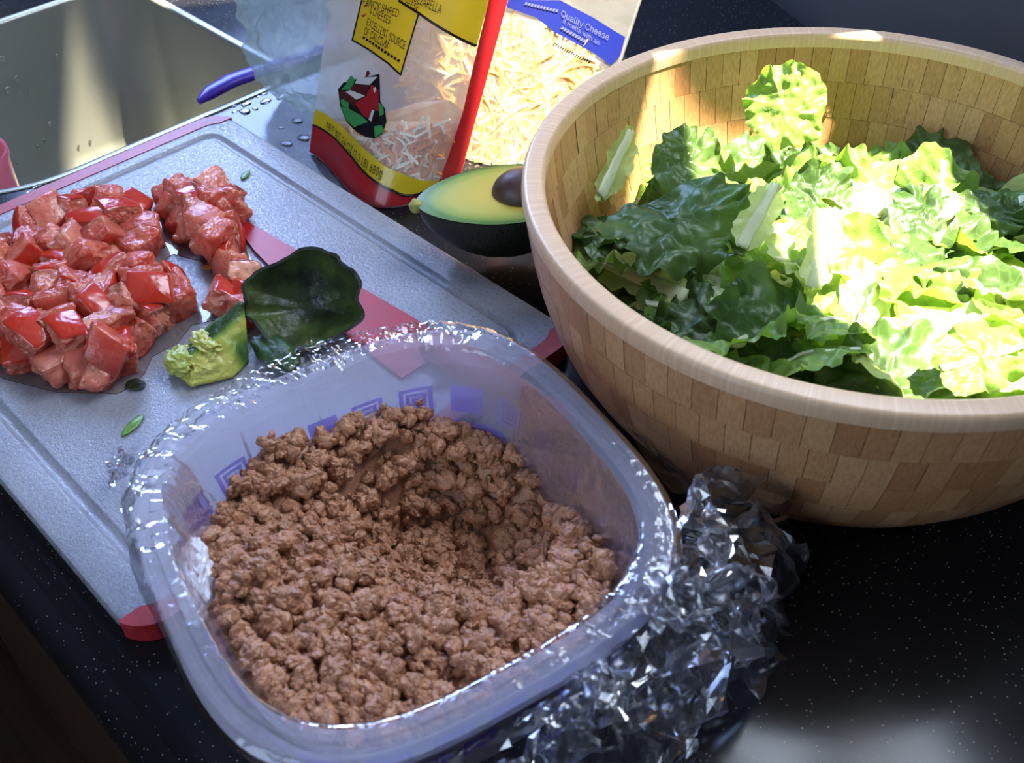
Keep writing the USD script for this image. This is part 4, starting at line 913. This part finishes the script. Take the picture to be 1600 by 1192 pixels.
# ------------------------------------------------------------------ lettuce
def leaf_mat(name, dark, light, vein, trans, tw=.45):
    return mat(name, {'tc': ('texture_coordinate', {}), 'oi': ('object_info', {}), 'n': ('noise_texture', dict(scale=38.0, detail=4)), 'v': ('voronoi_texture', dict(feature='distance_to_edge', scale=120.0)), 'nd': ('noise_texture', dict(scale=140.0, detail=2)),
                      'vm': ('vector_math', dict(math_type='multiply_add', vector2=(.006, .006, .006))), 'lt': ('map_range', dict(from_min=.0, from_max=.07, to_min=.20, to_max=0.0, clamp=True)),
                      'ad': ('math', dict(math_type='multiply_add', value2=.4)), 'sb': ('math', dict(math_type='subtract', value2=.2)), 'r': ('rgb_ramp', dict(ramp=[(0, dark), (.3, dark), (.75, light), (1, light)])),
                      'mx': ('mix', dict(color2=vein)), 'bs': ('noise_texture', dict(scale=240.0, detail=3)), 'b': ('bump', dict(strength=.3, distance=.001)), 'b2': ('bump', dict(strength=.35, distance=.0012)),
                      'p': ('principled_bsdf', dict(roughness=.38)), 'tl': ('translucent_bsdf', dict()), 'tm': ('mix', dict(mix_type='multiply', fac=1.0, color2=trans)), 'x': ('mix_closure', dict(fac=tw))},
               [('tc.object', 'n.vector'), ('tc.object', 'nd.vector'), ('nd.color', 'vm.vector1'), ('tc.object', 'vm.vector3'), ('vm.vector', 'v.vector'), ('v.distance', 'lt.value'), ('oi.random', 'ad.value1'), ('n.fac', 'sb.value1'), ('sb.value', 'ad.value3'),
                ('ad.value', 'r.fac'), ('r.color', 'mx.color1'), ('lt.result', 'mx.fac'), ('mx.color', 'p.base_color'), ('mx.color', 'tm.color1'), ('tm.color', 'tl.color'), ('tc.object', 'bs.vector'), ('bs.fac', 'b.height'), ('lt.result', 'b2.height'), ('b.normal', 'b2.normal'), ('b2.normal', 'p.normal'), ('p.BSDF', 'x.closure1'), ('tl.BSDF', 'x.closure2')], 'x.closure')
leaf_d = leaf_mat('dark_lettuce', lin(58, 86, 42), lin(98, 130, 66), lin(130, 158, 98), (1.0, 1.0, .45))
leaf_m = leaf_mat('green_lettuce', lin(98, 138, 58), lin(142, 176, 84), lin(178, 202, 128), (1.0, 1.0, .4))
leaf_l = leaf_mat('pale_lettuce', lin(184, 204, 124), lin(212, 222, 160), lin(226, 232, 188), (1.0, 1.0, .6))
rib_m = leaf_mat('lettuce_rib', lin(214, 222, 180), lin(230, 232, 206), lin(234, 236, 216), (1, 1, .75), .35)
def leaf_proto(kind, k):
    R = np.random.default_rng(300 + k)
    L = R.uniform(.021, .033) if kind != 'rib' else R.uniform(.022, .032); W = R.uniform(.014, .025) if kind != 'rib' else R.uniform(.007, .0105)
    nr, na = 18, 120
    r_, a_ = np.meshgrid(np.linspace(0, 1, nr), np.linspace(0, 2 * np.pi, na, endpoint=False), indexing='ij')
    sq = (np.abs(np.cos(a_)) ** 2.5 + np.abs(np.sin(a_)) ** 2.5) ** (-1 / 2.5)
    cut = 1 + .34 * fbm(np.stack([np.cos(a_) * 1.5 + k, np.sin(a_) * 1.5, a_ * 0], -1), 2, k) + .05 * fbm(np.stack([np.cos(a_) * 5, np.sin(a_) * 5, a_ * 0 + k], -1), 2, k)
    x, y = r_ * sq * cut * np.cos(a_) * L, r_ * sq * cut * np.sin(a_) * W
    fr = R.uniform(.6, 1.4) if kind in ('dark', 'green') else .35
    q = np.stack([np.cos(a_) * 2.6, np.sin(a_) * 2.6, r_ * .5 + k], -1)
    kk = R.integers(5, 8), R.integers(11, 15), R.integers(19, 25); ph_ = R.uniform(0, 6.28, 3)
    mod = np.clip(.15 + 1.1 * np.cos(a_ - R.uniform(0, 6.28)), .12, 1.2)          # one side of the torn piece is the frilly leaf edge
    ruff = fr * (.0034 * mod * r_ ** 2.5 * np.sin(kk[0] * a_ + ph_[0]) + .0030 * mod * r_ ** 5 * np.sin(kk[1] * a_ + ph_[1]) + .0016 * mod * r_ ** 8 * np.sin(kk[2] * a_ + ph_[2])) + fbm(q, 2, k + 5) * .010 * r_ ** 2
    c1, c2, tw = R.uniform(-9, 7), R.uniform(-16, 12), R.uniform(-12, 12)
    z = c1 * x ** 2 + c2 * y ** 2 + tw * x * y + ruff + fbm(np.stack([x * 60, y * 60, x * 0 + k], -1), 3, k) * .007 + (np.abs(fbm(np.stack([x * 150, y * 150, x * 0 + k], -1), 2, k + 3)) - .1) * .0075 * (kind != 'rib')
    if kind == 'rib': z = z * .5 + 30 * y ** 2
    x = x + fbm(q * 1.6, 2, k + 31) * .008 * r_ ** 2; y = y + fbm(q * 1.6 + 4, 2, k + 32) * .008 * r_ ** 2
    P = np.stack([x, y, z], -1)
    g = grid(P.transpose(1, 0, 2), closed_u=True)
    blade = g
    ribm = None
    if kind in ('pale', 'green') and k % 2 == 0 or kind == 'rib':
        t = np.linspace(-.92, .92, 14); zc = c1 * (t * L) ** 2 * (.5 if kind == 'rib' else 1) + fbm(np.stack([t * L * 60, t * 0, t * 0 + k], -1), 3, k) * .006 * (.5 if kind == 'rib' else 1)
        wdt = (.0042 if kind == 'rib' else .0022) * (1 - .35 * (t + 1) / 2); loops = []
        for ti, zi, wi in zip(t, zc, wdt):
            a = np.linspace(0, 2 * np.pi, 10, endpoint=False); loops.append(np.stack([np.full(10, ti * L), wi * np.cos(a), zi + wi * .45 * np.sin(a)], 1))
        ribm = loft(loops); ribm.fix_normals()
    return blade, ribm
KM = dict(dark=leaf_d, green=leaf_m, pale=leaf_l, rib=leaf_l)
KN = dict(dark=8, green=8, pale=7, rib=5)
leafp = {(kd, k): None for kd in KM for k in range(KN[kd])}
leaf_pts = {}
def fits(kd, k, M):
    key = (kd, k)
    if key not in leaf_pts: leaf_pts[key] = leaf_proto(kd, k + {'dark': 0, 'green': 20, 'pale': 40, 'rib': 60}[kd])[0].vertices[::3]
    q = leaf_pts[key] @ M[:3, :3].T + M[:3, 3]; r = np.hypot(q[:, 0] - BC[0], q[:, 1] - BC[1])
    return bool(np.all(np.where(q[:, 2] < .125, r < rinn(q[:, 2]) - .0015, r < .152)) and q[:, 2].min() > .018)
def leaf(kd, k, M, label, group=None):
    key = (kd, k)
    if leafp[key] is None:
        b_, rb = leaf_proto(kd, k + {'dark': 0, 'green': 20, 'pale': 40, 'rib': 60}[kd])
        t = thing('lettuce_piece', label, 'lettuce', (0, 0, 0), group)
        part(t, 'leaf_blade', b_, KM[kd], True)
        if rb is not None: part(t, 'rib', rb, rib_m, True, label='pale crisp midrib')
        place(t, M); leafp[key] = t; SRCNAME[t.GetName()] = 'lettuce_piece'
        return t
    return copy(leafp[key], M, label, group)
def pile_h(x, y):
    dx, dy = x - BC[0], y - BC[1]
    # higher towards the near right, lower against the far left wall
    return .071 + .11 * (-dx * .75 + dy * .25) * .9 - .16 * max(0., .72 * dx - .69 * dy - .02) + .016 * math.exp(-((dx - .015) ** 2 + (dy + .02) ** 2) / .004) + .010 * math.exp(-((dx + .05) ** 2 + (dy - .06) ** 2) / .003)
Rl = np.random.default_rng(91)
disc = sg.Point(BC[0], BC[1]).buffer(.134)
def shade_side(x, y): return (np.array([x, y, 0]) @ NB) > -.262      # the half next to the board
dF, dR = np.array([.72, -.69]), np.array([-.70, -.71])
def lzone(x, y):
    q = np.array([x - BC[0], y - BC[1]]); f_, r_ = q @ dF, q @ dR
    return ('back' if f_ > .06 else 'mid-back' if f_ > 0 else 'mid-front' if f_ > -.06 else 'front') + ' ' + ('far-left' if r_ < -.06 else 'centre-left' if r_ < 0 else 'centre-right' if r_ < .06 else 'far-right')
kname = dict(dark='dark green lettuce piece', green='bright green lettuce piece', pale='pale yellow lettuce piece', rib='white-ribbed lettuce strip')
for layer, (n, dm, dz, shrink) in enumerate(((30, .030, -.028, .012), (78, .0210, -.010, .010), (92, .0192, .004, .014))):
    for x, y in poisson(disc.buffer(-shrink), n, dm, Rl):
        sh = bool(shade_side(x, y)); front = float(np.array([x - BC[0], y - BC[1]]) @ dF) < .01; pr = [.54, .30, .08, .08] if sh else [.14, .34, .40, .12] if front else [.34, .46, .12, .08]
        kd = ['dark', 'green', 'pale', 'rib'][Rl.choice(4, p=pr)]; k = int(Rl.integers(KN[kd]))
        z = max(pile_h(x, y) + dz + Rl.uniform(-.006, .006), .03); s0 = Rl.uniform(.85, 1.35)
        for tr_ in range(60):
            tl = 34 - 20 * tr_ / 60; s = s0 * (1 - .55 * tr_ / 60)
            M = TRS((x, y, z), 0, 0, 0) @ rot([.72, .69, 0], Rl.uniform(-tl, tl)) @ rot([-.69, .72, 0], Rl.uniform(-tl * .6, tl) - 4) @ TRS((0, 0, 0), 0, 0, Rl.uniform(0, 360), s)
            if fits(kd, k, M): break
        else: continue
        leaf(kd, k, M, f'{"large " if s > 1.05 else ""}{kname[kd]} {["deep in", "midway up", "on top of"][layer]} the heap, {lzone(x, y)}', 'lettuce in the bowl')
def hero(kd, k, pos, rx, ry, rz, s, label):
    while not fits(kd, k, TRS(pos, rx, ry, rz, s)) and s > .3: s *= .93
    leaf(kd, k, TRS(pos, rx, ry, rz, s), label)
def look_at(pos, nrm_, spin, s):
    """a leaf lying with its face towards nrm_"""
    z = np.array(nrm_, float); z /= np.linalg.norm(z); x = np.cross([.72, -.69, .02], z); x /= np.linalg.norm(x); y = np.cross(z, x)
    M = np.eye(4); M[:3, 0], M[:3, 1], M[:3, 2], M[:3, 3] = x, y, z, pos
    R_ = rot([0, 0, 1], spin); M = M @ R_; M[:3, :3] *= s; return M
def hero(kd, k, pos, nrm_, spin, s, label):
    for i in range(40):
        for sp in (0, 8, -8, 16, -16, 30, -30):
            M = look_at(pos, nrm_, spin + sp, s)
            if fits(kd, k, M): leaf(kd, k, M, label); return
        s *= .95
hero('dark', 2, (.260, -.366, .102), (-.25, .25, .93), 20, 1.3, 'broad dark green lettuce leaf lying in front at the left of the heap')
hero('dark', 6, (.300, -.425, .096), (-.35, .25, .90), 70, 1.1, 'broad dark green lettuce leaf leaning at the far left of the heap')
hero('rib', 2, (.226, -.384, .116), (-.45, .4, .8), 60, .85, 'short white lettuce rib lying on the dark leaves at the middle of the heap')
hero('rib', 4, (.190, -.384, .114), (-.45, .4, .8), 75, .95, 'pale broad lettuce rib right of the short white rib')
hero('rib', 1, (.338, -.408, .086), (-.85, -.20, .48), 90, 1.1, 'pale lettuce strip climbing the left inside wall of the bowl')
hero('green', 3, (.283, -.488, .112), (-.45, .62, .62), 85, .95, 'upright green lettuce leaf standing highest at the back of the heap')
hero('green', 4, (.100, -.366, .112), (-.2, .3, .93), 10, .8, 'veined green lettuce leaf against the front rim of the bowl')

# ------------------------------------------------------------------ water drops
water_m = mat('water', {'p': ('principled_bsdf', dict(base_color=(1, 1, 1), roughness=.02, transmission_weight=1.0, ior=1.33))})
Rd = np.random.default_rng(8); drops = []
for k in range(26):
    a = Rd.uniform(-1.75, -.62) + 0; z = Rd.uniform(.062, .115); r = Rd.uniform(.0008, .0017)
    ri = float(rinn(np.array(z))); c = BC + np.array([ri * math.cos(a), ri * math.sin(a), z]) - np.array([math.cos(a), math.sin(a), 0]) * r * .35
    drops.append(blob(c, r, .05, 2, k, 2, (1, 1, 1.5)))
solo('water_droplets', join(*drops), water_m, 'water beads on the far inside wall of the bamboo bowl', 'water', True, kind='stuff')
drops = [blob((SX1 - .0058 - .0004, Rd.uniform(-.36, -.23), Rd.uniform(-.14, -.025)), Rd.uniform(.0012, .0024), .1, 2, k, 2, (.6, 1, 1.3)) for k in range(24)]
solo('water_droplets', join(*drops), water_m, 'water beads on the far wall of the steel sink', 'water', True, kind='stuff')
drops = []
for k in range(34):
    x, y = Rd.uniform(.686, .708), Rd.uniform(-.41, -.12); r = Rd.uniform(.0012, .0035)
    drops.append(blob((x, y, 0.0002), r, .3, 1.5, k, 2, (1, 1.4, .3)))
for k in range(6):
    drops.append(blob((Rd.uniform(.62, .70), Rd.uniform(-.40, -.356), .0002), Rd.uniform(.0015, .004), .3, 1.5, k, 2, (1.4, 1, .25)))
for d in drops: d.vertices[:, 2] = np.maximum(d.vertices[:, 2], .0001)
solo('water_droplets', join(*drops), water_m, 'water drops on the countertop between the sink and the cutting board', 'water', True, kind='stuff')

# ------------------------------------------------------------------ labels: tell apart what still shares one, by its place from left to right
def screen_x(prim):
    p_ = np.array(UsdGeom.Xformable(prim).ComputeLocalToWorldTransform(0).ExtractTranslation()) - CAM
    return (p_ @ r2) / (p_ @ fw)
same = {}
for prim in stage.GetPrimAtPath('/World').GetChildren():
    l_ = prim.GetCustomDataByKey('label')
    if l_ and prim.GetCustomDataByKey('category') in ('tomato', 'lettuce'): same.setdefault(l_, []).append(prim)
order = ['leftmost', 'second from left', 'third from left', 'fourth from left', 'fifth from left', 'sixth from left', 'seventh from left', 'eighth from left']
for l_, ps in same.items():
    if len(ps) < 2: continue
    ps.sort(key=screen_x)
    for i, prim in enumerate(ps):
        w = ('left one' if i == 0 else 'right one') if len(ps) == 2 else ('rightmost' if i == len(ps) - 1 else order[min(i, 7)])
        prim.SetCustomDataByKey('label', f'{l_}, {w}')
